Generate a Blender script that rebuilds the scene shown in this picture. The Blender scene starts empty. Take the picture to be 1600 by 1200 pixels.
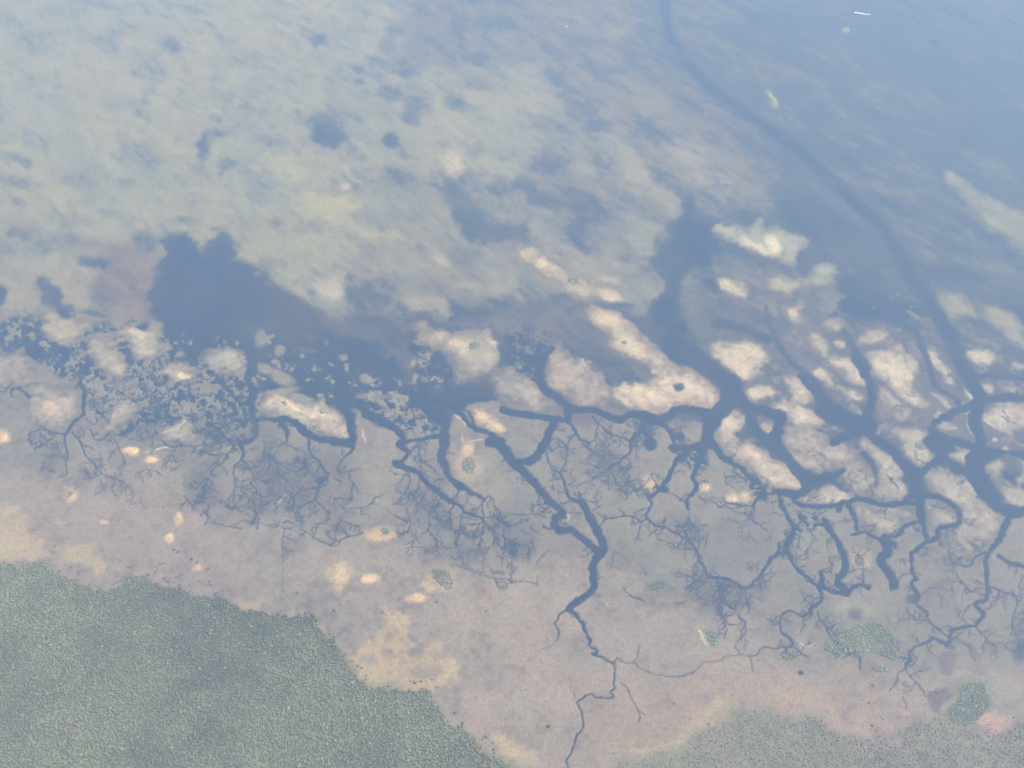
import bpy, math, numpy as np
R = math.radians

# ------------------------------------------------------------------ camera, sky, sun, exposure
SC = bpy.context.scene
ALT, PITCH, HFOV = 2200.0, R(47.0), R(54.0)          # an airliner's view, metres / below the horizon / width of view
cam_d = bpy.data.cameras.new("camera")
cam_d.sensor_fit = 'HORIZONTAL'; cam_d.angle = HFOV
cam_d.clip_start = 1.0; cam_d.clip_end = 80000.0
cam = bpy.data.objects.new("camera", cam_d); SC.collection.objects.link(cam)
cam.location = (0, 0, ALT); cam.rotation_euler = (math.pi/2 - PITCH, 0, 0)
SC.camera = cam

SUN_EL, SUN_AZ = R(56), R(80)                       # azimuth from +Y (view direction), positive = to the right
w = bpy.data.worlds.new("World"); SC.world = w; w.use_nodes = True
nt = w.node_tree; nt.nodes.clear()
sky = nt.nodes.new("ShaderNodeTexSky"); sky.sky_type = 'NISHITA'; sky.sun_disc = False
sky.sun_elevation = SUN_EL; sky.sun_rotation = SUN_AZ
sky.altitude = 200; sky.air_density = 1.0; sky.dust_density = 1.5
bg = nt.nodes.new("ShaderNodeBackground"); bg.inputs[1].default_value = 0.12
wo = nt.nodes.new("ShaderNodeOutputWorld")
nt.links.new(sky.outputs[0], bg.inputs[0]); nt.links.new(bg.outputs[0], wo.inputs[0])
sd = bpy.data.lights.new("sun", 'SUN'); sd.energy = 4.5; sd.angle = R(0.6); sd.color = (1.0, 0.955, 0.88)
sun = bpy.data.objects.new("sun", sd); SC.collection.objects.link(sun)
sun.rotation_euler = (math.pi/2 - SUN_EL, 0, math.pi - SUN_AZ)
sun.location = (3000, 2000, 4000)
SC.view_settings.view_transform = 'Standard'; SC.view_settings.look = 'None'
SC.view_settings.exposure = 0.70; SC.view_settings.gamma = 1.0
SC.view_settings.use_curve_mapping = False
SC.cycles.use_denoising = True
SC.cycles.max_bounces = 4; SC.cycles.diffuse_bounces = 1; SC.cycles.glossy_bounces = 1
SC.cycles.volume_bounces = 1
HAZE_DENSITY, HAZE_COLOR, HAZE_G = 1.3e-4, (0.385, 0.60, 1.0), 0.16

# FIELDS-BEGIN  ---------------------------------------------------- the survey of the delta
# Outlines are surveyed in sheet coordinates (1600 x 1200) and carried to metres on the ground by ground().
FL = 800.0 / math.tan(HFOV/2)
def ground(u, v):
    dx = (np.asarray(u, float) - 800.0)/FL; dy = (600.0 - np.asarray(v, float))/FL
    cp, sp = math.cos(PITCH), math.sin(PITCH)
    dz = -sp + dy*cp; t = ALT/(-dz)
    return dx*t, (cp + dy*sp)*t
U0, U1, V0, V1 = -60.0, 1660.0, -60.0, 1262.0
us = np.r_[np.arange(-420, U0 - 1, 15), np.arange(U0, U1 + .1, 1.4), np.arange(U1 + 12, 2040, 15)]                     # the sheet is sampled most finely across the creek marsh
vs = np.r_[np.arange(-200, V0 - 1, 12), np.arange(V0, 480, 2.0), np.arange(480, 1000, 1.25), np.arange(1000, V1, 1.9), np.arange(V1 + 12, 1480, 15)]
NX, NY = len(us), len(vs)
X, Y = np.meshgrid(us, vs)
GX, GY = ground(X, Y)
F32 = np.float32
us = np.clip(us, U0, U1); vs = np.clip(vs, V0, V1); X, Y = np.meshgrid(us, vs)   # outside the survey the margin's ground goes on
X = X.astype(F32); Y = Y.astype(F32); GXf = GX.astype(F32); GYf = GY.astype(F32)

def vnoise(x, y, seed):
    rg = np.random.RandomState(seed); T = rg.rand(128, 128).astype(F32)
    xi = np.floor(x); yi = np.floor(y); fx = x - xi; fy = y - yi
    xi = xi.astype(np.int32) & 127; yi = yi.astype(np.int32) & 127
    x1 = (xi + 1) & 127; y1 = (yi + 1) & 127
    fx = fx*fx*(3 - 2*fx); fy = fy*fy*(3 - 2*fy)
    a = T[yi, xi]; b = T[yi, x1]; c = T[y1, xi]; d = T[y1, x1]
    return (a + (b - a)*fx)*(1 - fy) + (c + (d - c)*fx)*fy
def fbm(x, y, scale, seed, octv=4, gain=0.5, ang=0.5):
    s = 0; amp = 1; tot = 0; ca, sa = math.cos(ang), math.sin(ang)
    x = x/scale; y = y/scale
    for k in range(octv):
        s = s + amp*vnoise(x + 17.3*k, y + 9.1*k, seed + k); tot += amp; amp *= gain
        x, y = (x*ca - y*sa)*2.03, (x*sa + y*ca)*2.03
    return s/tot                                     # about 0.5 in the mean
def sm(a, b, x):
    t = np.clip((x - a)/(b - a), 0, 1); return t*t*(3 - 2*t)

WX = (fbm(GXf, GYf, 38, 11, 4, .6) - .5)*2; WY = (fbm(GXf, GYf, 38, 31, 4, .6) - .5)*2   # outline raggedness
WFX = (fbm(GXf, GYf, 13, 12, 2, .6) - .5)*2; WFY = (fbm(GXf, GYf, 13, 32, 2, .6) - .5)*2
N1 = fbm(GXf, GYf, 14, 51, 3) - .5                   # fine
N2 = fbm(GXf, GYf, 70, 61, 4, .6) - .5               # medium
N3 = fbm(GXf, GYf, 330, 71, 4, .55) - .5             # broad
# streaks laid out by the current (they run down to the right)
_c, _s = math.cos(R(-52)), math.sin(R(-52))
_a = GXf*_c + GYf*_s; _b = -GXf*_s + GYf*_c
NS = fbm(_a/3.2, _b, 60, 81, 5, .62, 0.12) - .5
NS2 = fbm(_a/2.2, _b, 170, 91, 4, .6, 0.1) - .5
NR = 1 - np.abs(fbm(GXf, GYf, 26, 101, 3, .55) - .5)*2   # ridges, for reed beds and lace
NL = np.abs(fbm(_a/1.4, _b, 24, 111, 4, .62) - .5)*2
NSF = fbm(_a/4, _b, 20, 161, 3, .6, .08) - .5           # fine streaks
NM = fbm(_a/1.9, _b, 48, 171, 4, .62, .15) - .5        # patches on the shoals
NC = fbm(_a/1.7, _b, 20, 151, 4, .66, .2) - .5          # ragged clumps
NB = fbm(_a/1.8, _b, 110, 131, 5, .6, .1) - .5           # blotches on the flats

P = np.zeros((NY, NX), F32)                          # 0 = open water, 1 = dry ground
COL = np.zeros((NY, NX, 3), F32)                     # ground albedo
ELEV = np.zeros((NY, NX), F32)                       # extra height of mounds, m
OID = np.zeros((NY, NX), np.int32)                   # which piece of land
NAMES = {}

def pts_of(s):
    return np.array([[float(q) for q in p.split(',')] for p in s.split()], float)
def chaikin(p, n=2):
    for _ in range(n):
        q = np.roll(p, -1, 0)
        p = np.stack([p*.78 + q*.22, p*.22 + q*.78], 1).reshape(-1, 2)
    return p
def catmull(p, k=4):
    if len(p) < 3: return p
    e = np.vstack([2*p[0] - p[1], p, 2*p[-1] - p[-2]]); out = []
    for i in range(len(p) - 1):
        a, b, c, d = e[i:i+4]
        for t in np.arange(k)/k:
            out.append(.5*(2*b + (c - a)*t + (2*a - 5*b + 4*c - d)*t*t + (3*b - a - 3*c + d)*t**3))
    out.append(p[-1]); return np.array(out)
def window(lo, hi, pad):
    i0 = max(0, int(np.searchsorted(vs, lo[1] - pad)) - 1); i1 = min(NY, int(np.searchsorted(vs, hi[1] + pad, 'right')) + 1)
    j0 = max(0, int(np.searchsorted(us, lo[0] - pad)) - 1); j1 = min(NX, int(np.searchsorted(us, hi[0] + pad, 'right')) + 1)
    return slice(i0, max(i0, i1)), slice(j0, max(j0, j1))
def seg_dist(x, y, a, b):
    d = b - a; L = float(d @ d) + 1e-9
    t = np.clip(((x - a[0])*d[0] + (y - a[1])*d[1])/L, 0, 1)
    return np.hypot(x - a[0] - t*d[0], y - a[1] - t*d[1]), t
def poly_sdf(p, pad, warp):
    W = window(p.min(0), p.max(0), pad + 2*warp)
    x = X[W] + warp*WX[W]; y = Y[W] + warp*WY[W]
    inside = np.zeros(x.shape, bool); dist = np.full(x.shape, 1e9, F32)
    for i in range(len(p)):
        a, b = p[i], p[(i + 1) % len(p)]
        d, _ = seg_dist(x, y, a, b); dist = np.minimum(dist, d)
        if a[1] != b[1]:
            c = ((a[1] > y) != (b[1] > y)) & (x < (b[0] - a[0])*(y - a[1])/(b[1] - a[1]) + a[0])
            inside ^= c
    return W, np.where(inside, dist, -dist)          # positive inside
def blend(W, m, p=None, col=None, elev=None, oid=None):
    if p is not None: P[W] = P[W]*(1 - m) + p*m
    if col is not None: COL[W] = COL[W]*(1 - m[..., None]) + np.asarray(col, F32)*m[..., None]
    if elev is not None: ELEV[W] = ELEV[W]*(1 - m) + elev*m
    if oid is not None: OID[W][m > .5] = oid
def poly(s, p=None, col=None, soft=4.0, warp=4.0, k=1.0, n=2, elev=None, oid=None, noise=0.0, field=None):
    W, sdv = poly_sdf(chaikin(pts_of(s), n), soft + 2, warp)
    if noise: sdv = sdv + noise*(N2 if field is None else field)[W]*2 + min(noise, 5)*N1[W]
    m = sm(-soft, soft, sdv)*k
    blend(W, m.astype(F32), p, col, elev, oid); return W, m
def blob(cx, cy, rx, ry, p=None, col=None, soft=.6, warp=3.0, k=1.0, ang=0.0, elev=None, oid=None):
    r = max(rx, ry)*(1 + soft) + 2*warp
    W = window(np.array([cx - r, cy - r]), np.array([cx + r, cy + r]), 0)
    x = X[W] + warp*WX[W] - cx; y = Y[W] + warp*WY[W] - cy
    c, s_ = math.cos(R(ang)), math.sin(R(ang)); x, y = x*c + y*s_, -x*s_ + y*c
    d = np.sqrt((x/rx)**2 + (y/ry)**2); m = (1 - sm(1 - soft*.7, 1 + soft, d))*k
    blend(W, m.astype(F32), p, col, elev, oid); return W, m
def line(s, w0, w1=None, p=0.0, col=None, soft=0.8, warp=1.2, k=1.0, elev=None, cat=4, fine=2.4, smooth=False):
    q = pts_of(s) if isinstance(s, str) else np.asarray(s, float)
    q = catmull(q, cat); w1 = w0 if w1 is None else w1; pad = max(w0, w1)/2 + soft + 3*warp + 2
    L = np.r_[0, np.cumsum(np.hypot(*np.diff(q, axis=0).T))]; L /= L[-1] + 1e-9
    W = window(q.min(0), q.max(0), pad)
    x = X[W] + warp*WX[W] + fine*WFX[W]; y = Y[W] + warp*WY[W] + fine*WFY[W]
    best = np.full(x.shape, -1e9, F32)
    for i in range(len(q) - 1):
        lo = np.minimum(q[i], q[i+1]) - pad; hi = np.maximum(q[i], q[i+1]) + pad
        V = window(lo, hi, 0)
        ii = slice(max(V[0].start - W[0].start, 0), V[0].stop - W[0].start); jj = slice(max(V[1].start - W[1].start, 0), V[1].stop - W[1].start)
        xx = x[ii, jj]
        if xx.size == 0: continue
        d, t = seg_dist(xx, y[ii, jj], q[i], q[i+1])
        hw = (w0 + (w1 - w0)*(L[i] + (L[i+1] - L[i])*t))/2
        best[ii, jj] = np.maximum(best[ii, jj], np.maximum(hw, .8) - d)
    if max(w0, w1) > 5 and not smooth: best = best + min(3.5, .3*max(w0, w1))*N1[W] + min(3, .2*max(w0, w1))*N2[W]
    kk = k*min(1.0, max(w0, w1)/1.2)
    blend(W, (sm(-soft, soft, best)*kk).astype(F32), p, col, elev)

MUD = (.328, .294, .29); MARSH = (.255, .247, .24); PALE = (.43, .41, .385); SAND = (.78, .62, .42); YEL = (.49, .415, .30)
GREEN = (.225, .26, .19); FLAT = (.41, .425, .375); DARK = (.12, .12, .145); BROWN = (.27, .215, .215); WHITE = (.70, .64, .57)
LEVEE = (.42, .37, .34); REED = (.24, .27, .21); LIME = (.40, .415, .29); PINK = (.50, .36, .33); PURPLE = (.17, .14, .17)
COL[:] = FLAT

# ---- shoals: the upper flats, just awash, and the sunken banks beyond the far channel
poly("1000,-130 1060,60 1120,130 1230,210 1330,300 1400,360 1470,420 1560,470 1720,560 1720,-130", .31, (.32, .345, .31), 30, 14, noise=30, field=NS2)
poly("1180,-130 1330,60 1420,150 1480,240 1720,330 1720,-130", .26, (.31, .35, .31), 50, 14, noise=40, field=NB)
poly("480,-130 900,-130 1010,20 1040,90 1120,150 1190,215 1230,290 1190,340 1090,325 1040,345 1000,420 900,430 600,420 480,200", .57, (.385, .37, .34), 24, 12, noise=40, field=NS2)
poly("720,80 860,90 960,140 1060,190 1140,230 1170,290 1060,300 960,320 860,330 760,320 720,200", .60, (.40, .375, .345), 26, 12, .7, noise=60, field=NB)
poly("-130,-130 700,-130 660,-20 610,30 650,90 720,115 800,100 860,120 880,160 880,210 850,235 830,270 800,290 770,300 740,285 700,290 640,275 600,285 640,305 700,312 722,345 728,380 745,400 700,440 640,480 610,490 600,475 560,500 510,512 478,500 465,480 430,462 420,428 400,418 372,408 362,396 358,376 340,370 328,380 326,412 312,408 300,392 286,372 262,374 258,410 235,470 200,500 160,470 100,480 60,490 -130,500", .84, FLAT, 26, 12, n=1, noise=46, field=NB)
poly("560,270 720,270 830,290 900,330 960,380 1000,430 1010,480 940,480 860,475 780,480 720,500 640,490 560,480 520,400", .74, (.39, .385, .345), 26, 12, .8, noise=50, field=NB)
for s_, k_ in [("632,280 700,305 720,338 730,378 760,378 800,372 800,345 760,350 742,318 700,285", .8), ("800,285 850,275 890,290 930,300 940,330 910,345 880,340 830,325", .75), ("820,340 850,345 845,375 815,385 800,365", .6), ("840,232 885,238 895,275 850,282 832,262", .75), ("880,345 930,340 970,400 1000,420 990,425 950,405 910,395 890,370", .75),
               ("925,262 950,275 985,310 1000,330 960,335 930,320", .6), ("700,450 745,440 780,465 755,480 715,475", .7), ("1000,245 1030,255 1070,300 1100,330 1080,345 1060,310 1020,280", .7), ("640,20 760,0 800,60 700,50", .4), ("860,120 900,130 960,200 940,215 900,190", .5), ("980,180 1060,215 1030,225 985,205", .5), ("560,430 620,440 600,480 540,470", .35)]:
    poly(s_, .2, None, 12, 12, k_*.85, noise=30, field=NB)
# banks of the middle water
SH = [("735,290 790,300 830,300 815,345 800,350 770,345 745,320", .62), ("830,215 850,160 880,180 910,230 930,262 915,280 890,262 870,250", .6),
 ("700,390 740,395 790,390 800,420 820,440 790,470 740,465 700,470 690,430", .68), ("790,450 830,440 860,455 860,480 820,482", .55),
 ("800,375 850,395 900,400 950,410 1000,418 1034,440 1037,468 1012,496 992,482 970,478 940,470 900,466 860,450 830,425 810,400", .72),
 ("828,336 850,340 872,365 905,400 890,415 860,400 838,370", .78), ("918,360 948,363 967,382 962,402 940,396 925,380", .68),
 ("957,336 992,325 1012,345 1042,350 1030,380 1012,402 995,388 985,360", .8), ("930,212 960,208 1000,245 1035,275 1065,312 1060,348 1030,322 995,302 965,275 940,245", .74),
 ("1035,228 1065,214 1100,230 1150,250 1168,266 1150,282 1146,312 1110,302 1080,272 1050,252", .68), ("880,190 905,185 925,215 935,255 925,290 900,280 890,250", .6),
 ("930,280 965,285 1000,310 1010,330 960,330 940,310", .55), ("985,165 1030,160 1035,175 990,175", .42), ("945,45 975,40 970,60 950,62", .46),
 ("640,430 690,440 710,480 722,503 690,496 650,490 630,470", .75)]
for s_, p_ in SH: poly(s_, min(.9, p_ + .12), (.41, .41, .37), 9, 13, .85, noise=26, field=NB)
for s_ in ("1062,430 1092,430 1108,465 1100,492 1085,482 1068,455", "1063,497 1112,490 1132,512 1122,547 1090,537", "1110,405 1150,395 1185,420 1175,445 1120,440", "1190,470 1232,500 1250,515 1200,505 1170,480",
           "1275,465 1305,470 1300,492 1280,485", "1235,365 1300,400 1340,410 1300,405 1250,392"):
    poly(s_, .45, (.38, .41, .35), 5, 5, noise=8)
# pale crests and yellow banks on the flats
for s_, c_, k_ in [("420,240 450,238 470,275 455,285 430,265", LIME, .8), ("500,305 560,312 570,325 540,332 510,325", (.46, .46, .27), .75), ("555,360 620,358 638,375 600,382 570,376", (.47, .46, .28), .8),
                   ("480,440 520,436 535,455 520,472 490,470", (.56, .50, .49), .8), ("690,242 720,240 722,262 700,264", (.53, .5, .48), .7), ("440,300 500,310 560,350 600,365 560,372 500,345", (.44, .45, .31), .55),
                   ("565,395 590,405 590,425 570,410", (.46, .44, .32), .6), ("660,395 700,400 720,420 680,418", (.50, .48, .45), .6)]:
    poly(s_, .97, tuple(1.12*q for q in c_), 9, 8, min(1, k_*1.2), noise=24, field=NB)
line("540,262 544,272 552,281 566,287", 6, 3, .95, (.60, .60, .36), 3, 2, .8); blob(540, 292, 8, 5, .9, (.6, .54, .52)); blob(487, 491, 7, 5, .9, (.58, .54, .38)); blob(505, 512, 7, 5, .7, (.46, .42, .32))
line("48,336 58,352 68,368 84,386", 7, 5, None, (.50, .34, .30), 3, 2, .8); line("172,380 176,396 177,408", 6, 4, None, (.5, .36, .32), 3, 2, .6)
poly("-100,400 60,400 140,430 150,470 120,490 40,500 -100,500", .9, (.38, .36, .32), 12, 8, noise=10)
poly("-100,330 30,335 60,350 90,385 60,400 -100,400", .8, (.36, .36, .34), 12, 6)
# red-brown shoal west of the lagoon
poly("95,370 180,360 250,376 262,420 238,468 252,500 222,520 176,492 158,440 140,410", .70, (.34, .28, .265), 18, 9, noise=30, field=NB)
poly("560,500 640,500 700,510 640,525 590,535 540,520", .28, BROWN, 10, 6)
poly("420,440 470,470 520,500 600,500 560,530 480,520 440,490", .3, (.34, .28, .24), 12, 6)
# pools on the flats
for x_, y_, a_, b_, k_ in [(268,70,15,10,.8),(302,17,17,5,.8),(325,36,7,4,.5),(335,185,8,6,.6),(337,208,12,5,.7),(318,232,8,18,.9),(355,257,10,9,.6),(345,273,5,4,.8),(498,65,12,8,.8),(505,190,20,12,.75),(515,213,22,13,.95),
   (550,232,9,8,.6),(565,245,10,6,.5),(610,220,11,9,1),(617,50,12,6,.6),(605,72,12,13,.6),(630,105,26,12,.8),(612,145,14,10,.7),(645,182,14,12,.8),(655,165,20,10,.5),(710,162,14,10,.8),(740,95,14,8,.6),(755,132,24,9,.6),(620,275,19,13,.85),(585,92,11,6,.6),
   (562,108,8,5,.5),(562,128,8,5,.6),(520,30,8,4,.4),(480,30,9,4,.5),(458,12,10,4,.5),(468,110,5,4,.5),(440,170,6,3,.4),(465,176,6,3,.4),(425,195,8,6,.4),(780,296,16,10,.7),(20,245,22,6,.7),(38,256,14,5,.7),(70,232,8,8,.3),(45,225,8,7,.3),(50,121,9,3,.4),(228,157,7,5,.5),
   (340,120,11,6,.4),(355,158,9,6,.4),(385,165,9,5,.5),(290,107,9,5,.3),(205,40,8,5,.25),(30,285,30,8,.5),(120,285,26,9,.45),(200,285,12,7,.45),(165,160,18,8,.25),(30,363,12,6,.7),(28,368,15,5,.7),(225,378,14,15,.85),(145,411,18,8,.9),(300,380,9,5,.6),(290,345,20,7,.4),(180,335,20,6,.35),(30,318,10,5,.4),(120,345,25,7,.4),
   (105,352,12,6,.4),(480,395,8,5,.3),(545,435,7,5,.6),(442,410,7,8,.35),(655,386,6,4,.6),(595,435,8,9,.6),(720,405,18,14,.55),(735,430,14,8,.4),(710,435,7,5,.6),(680,452,22,9,.55),(665,460,12,6,.4),(580,465,30,9,.5),(575,445,10,8,.4),(487,355,16,8,.25),(430,350,12,7,.25),(745,232,9,12,.5),(690,225,10,5,.4)]:
    blob(x_, y_, a_, b_, .10, (.25, .27, .29), .8, 8, k_*(.85 if k_ > .85 else .55), 12)

# ---- the long marsh in front: firm ground cut by creeks
poly("-130,478 0,480 60,488 100,482 140,495 200,502 250,500 262,535 300,560 345,538 390,550 400,600 420,612 470,622 515,638 560,635 600,640 640,630 690,650 720,640 760,625 800,630 840,600 860,590 900,600 960,640 1000,650 1110,660 1150,700 1200,720 1262,765 1330,770 1370,760 1420,785 1450,770 1500,800 1560,800 1720,770 1720,1330 -130,1330", 1.0, MARSH, 4, 5, n=1)
# dry grassland behind the marsh
poly("-130,720 60,730 200,770 300,800 420,840 560,850 640,865 780,900 860,870 930,880 1000,900 1050,935 1150,960 1230,1000 1330,1040 1420,1040 1480,1060 1560,1060 1720,1040 1720,1330 -130,1330", 1, MUD, 26, 14, n=1, noise=40)
poly("130,690 200,725 270,720 300,760 280,800 180,790 100,740", None, (.34, .30, .285), 16, 10, .6)
poly("600,660 650,690 720,690 800,730 800,790 740,800 700,690 640,760 600,800 560,760 580,720", None, (.33, .31, .29), 16, 10, .6)
poly("1000,1040 1100,1060 1250,1050 1400,1090 1450,1120 1350,1150 1200,1100 1050,1160 960,1190 900,1200 900,1080", None, (.36, .295, .27), 26, 14, .8, noise=40)
poly("640,880 740,900 860,900 920,960 880,1060 920,1200 760,1200 720,1080 700,980", None, (.37, .325, .315), 26, 14, .7)
poly("1210,1080 1290,1095 1360,1120 1410,1125 1390,1160 1340,1150 1270,1125 1220,1110", None, (.44, .34, .31), 14, 8, .45, noise=30)
# yellow sand along the wood's edge
for s_, k_ in [("-120,790 30,798 42,820 52,836 84,850 132,850 160,868 168,892 120,884 90,870 40,880 -120,870", .7), ("82,815 112,810 116,822 100,832 88,828", .8), ("490,975 520,985 545,1015 560,1058 600,1078 690,1090 718,1052 700,1028 680,1002 655,1005 640,990 622,958 604,948 592,990 566,1018 540,1020 520,1000", .9),
               ("600,948 628,950 632,968 612,965", .7), ("700,1060 722,1050 720,1075", .6), ("770,1150 790,1140 800,1165 790,1190 775,1180", .8), ("690,1105 720,1130 740,1150 700,1140", .5), ("350,930 400,940 440,950 490,965 500,985 470,965 400,955 350,945", .6),
               ("180,890 250,890 300,915 240,900 200,905", .5), ("520,885 540,890 545,920 540,935 528,925 520,905", .75), ("1055,1150 1100,1120 1130,1090 1140,1105 1110,1140 1060,1175", .5), ("980,1165 1060,1160 1060,1170 990,1180", .7), ("790,1160 830,1165 850,1190 820,1200", .4)]:
    poly(s_, None, YEL, 7, 9, k_, noise=26)
for x_, y_, a_, b_ in [(648,1018,13,8),(668,1052,20,9),(605,1020,10,7),(575,1030,14,10),(705,1065,6,6),(690,1080,12,9),(550,1018,9,7)]: blob(x_, y_, a_, b_, None, (.32, .29, .27), .5, 4, .85)

# ---- reed beds: a lace of reeds and pools along the lagoon's shore
def lace(s, lo, hi, pw=.0, colr=REED, k=1.0, f=None, soft=8):
    W, sdv = poly_sdf(chaikin(pts_of(s), 2), 12, 5); m = sm(-soft, soft, sdv)*k
    thr = (lo + hi)*.5 - .235                         # how much of the bed is open water
    q = NC[W] + .45*N2[W] + .35*N1[W]
    g = 1 - sm(thr - .035, thr + .035, q); rid = 1 - sm(lo*.5, lo*.5 + .07, NL[W])
    blend(W, (m*np.maximum(g, rid*.8)).astype(F32), pw)
    blend(W, (m*.6*sm(thr - .03, thr + .03, q)*(1 - sm(thr + .04, thr + .12, q))).astype(F32), None, colr)
lace("0,500 60,520 120,530 180,500 250,505 300,560 400,545 420,615 400,690 330,685 290,650 240,690 190,690 150,640 60,560 0,560", .07, .17)
lace("330,600 400,620 400,690 300,690 300,640", .08, .2); lace("0,505 80,500 120,520 80,560 0,545", .2, .5)
lace("130,605 210,610 260,600 320,640 260,690 190,650 150,660", .08, .18)
lace("0,500 60,505 140,510 250,505 300,560 400,550 400,600 250,600 120,590 60,560 0,555", .10, .26)
# the lagoon: open water
poly("262,374 286,372 300,392 312,408 326,412 328,380 340,370 358,376 362,396 372,408 400,418 420,428 430,462 465,480 490,505 560,520 600,540 660,560 690,590 700,640 690,660 665,640 640,612 600,632 560,632 520,640 480,618 430,600 400,580 392,545 345,536 300,556 262,540 252,505 235,470 258,410", .10, (.28, .245, .25), 14, 11, .9, n=1, noise=26)
poly("560,500 640,496 720,505 800,475 900,470 960,480 1010,500 1040,560 1000,540 920,490 860,540 850,590 800,560 780,520 735,512 700,515 660,500 640,512 720,600 700,640 640,600", .42, (.31, .27, .255), 12, 8, .85, n=1, noise=24)
poly("640,560 710,590 760,590 790,560 850,560 850,600 800,620 740,610 700,650 650,610", .16, BROWN, 7, 7, .85, noise=16)
poly("420,440 470,470 560,500 650,500 720,510 690,545 600,545 520,535 450,500", .34, (.33, .27, .24), 16, 8, .8, noise=40, field=NB)
poly("52,440 70,434 96,448 96,468 112,480 116,496 100,499 78,482 60,466", .12, None, 7, 9, .85, noise=10); poly("-40,470 -10,440 12,450 6,480 -20,490", .1, None, 5, 4); poly("-100,500 0,503 70,492 60,508 0,512 -100,520", .2, None, 4, 8, .7, noise=16)
poly("85,490 100,484 113,497 104,503 90,500", .03, None, 3, 3); poly("170,512 190,520 200,545 215,560 205,572 185,555 175,535", .05, None, 3, 4)
# reed islets in the lagoon
def reeds(s, cover, p=.85, colr=(.32, .32, .255), soft=12, fld=None):
    W, sdv = poly_sdf(chaikin(pts_of(s), 2), 16, 8); m = sm(-soft, soft, sdv)
    q = (NC if fld is None else fld)[W] + .35*N2[W] + .45*N1[W]; thr = .30*(1 - 2*cover)
    blend(W, (m*sm(thr - .05, thr + .10, q)).astype(F32), p, colr)
reeds("255,520 345,532 400,520 470,545 540,590 640,590 700,640 560,645 420,620 300,580", .30)
reeds("380,500 450,505 440,600 400,600", .34); reeds("640,500 720,540 720,600 640,620", .30); reeds("770,500 860,510 860,600 790,590", .36); reeds("0,480 120,480 260,500 300,560 150,560 0,540", .40)
rg = np.random.RandomState(5)
for x_, y_, a_, b_, c_ in [(408,528,11,14,0),(412,575,13,8,0),(437,548,9,7,0),(440,590,20,9,0),(473,555,4,3,0),(480,546,16,4,1),(448,526,6,6,1),(482,527,7,6,1),(510,535,4,5,1),(430,567,6,5,0),(455,577,4,3,0),(517,569,5,2,0),(537,560,7,4,0),(543,574,4,6,0),(572,592,10,6,0),(482,594,4,4,0),(620,550,6,7,1),(646,566,4,9,0),(648,590,4,6,0),(645,530,5,6,0),(670,592,14,6,0),
   (680,570,6,5,0),(697,566,6,6,0),(675,548,6,4,0),(580,622,24,7,0),(612,628,22,10,0),(500,618,5,4,0),(590,650,8,5,0),(795,530,8,5,0),(785,575,6,8,0),(1072,535,8,7,0),(805,545,14,7,0),(820,560,10,6,0),(812,535,16,4,0),(440,612,26,5,0),(470,622,20,5,0)]:
    W, m = blob(x_, y_, a_, b_, .92 if not c_ else .5, (.33, .33, .26) if not c_ else (.34, .25, .22), .5, 5, .9, rg.rand()*40 - 10)
W = window(np.array([390, 510]), np.array([700, 650]), 0)
lace("520,625 640,620 690,650 700,690 640,680 560,655", .10, .24)
lace("640,505 700,560 720,600 800,560 850,545 1010,560 960,610 900,580 860,600 780,610 700,640 640,560", .14, .36, .05)

poly("1100,500 1200,470 1300,480 1400,500 1470,520 1560,540 1720,570 1720,720 1560,740 1440,700 1330,690 1220,680 1130,640 1100,560", .54, (.29, .255, .265), 20, 10, .9, noise=80, field=NB)
poly("1100,400 1200,400 1320,400 1330,480 1230,520 1110,500", .55, (.32, .30, .28), 20, 10, .8, noise=80, field=NB)
poly("1420,430 1500,440 1620,500 1620,580 1520,530 1450,500", .40, (.33, .33, .30), 16, 10, .8, noise=60, field=NB)
poly("780,480 860,470 940,480 1000,520 1060,570 1100,600 1090,650 1000,655 900,640 840,610 780,600 700,600 690,540", .58, (.29, .265, .25), 14, 9, .85, noise=40, field=NB)
poly("1055,425 1095,425 1115,470 1135,515 1125,550 1085,540 1060,500", .55, (.34, .34, .30), 10, 8, .85, noise=24)
lace("790,500 860,520 900,560 960,560 1010,600 960,620 900,600 850,610 780,590", .10, .3, .1)
reeds("1100,400 1330,400 1600,540 1640,700 1440,700 1330,690 1200,690 1110,560", .30, .74, (.32, .285, .285), 14, NB*.6 + NC*.6)
line("1030,-40 1048,55 1112,136 1200,200 1300,280 1376,352 1402,392", 110, 150, .40, (.33, .31, .31), 40, 3, .7, smooth=True)   # shallows along the far channel
# ---- islands.  every outline that stands alone in the water is a piece of land of its own
ISL = []
def isle(label, s, col=PALE, soft=2.6, warp=3.5, p=1.0, core=None, group="islands between the tidal channels"):
    i = len(ISL) + 10; ISL.append((i, label, group)); NAMES[i] = label
    sz = float((pts_of(s).max(0) - pts_of(s).min(0)).min()); nz = min(11, .2*sz); wp = min(warp + 3, .16*sz)
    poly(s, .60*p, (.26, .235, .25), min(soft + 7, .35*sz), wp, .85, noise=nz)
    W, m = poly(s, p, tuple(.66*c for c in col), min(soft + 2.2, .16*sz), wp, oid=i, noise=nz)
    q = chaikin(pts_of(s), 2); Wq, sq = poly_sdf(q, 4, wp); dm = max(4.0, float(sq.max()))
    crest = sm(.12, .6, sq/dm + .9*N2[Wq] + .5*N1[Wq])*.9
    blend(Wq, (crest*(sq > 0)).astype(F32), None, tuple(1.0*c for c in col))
    if core:
        for cx, cy, a, b, ang, cc, kk in core: blob(cx, cy, a, b, None, cc, .8, 6, kk, ang, elev=1.2)
    return W
B_ = WHITE
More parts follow.
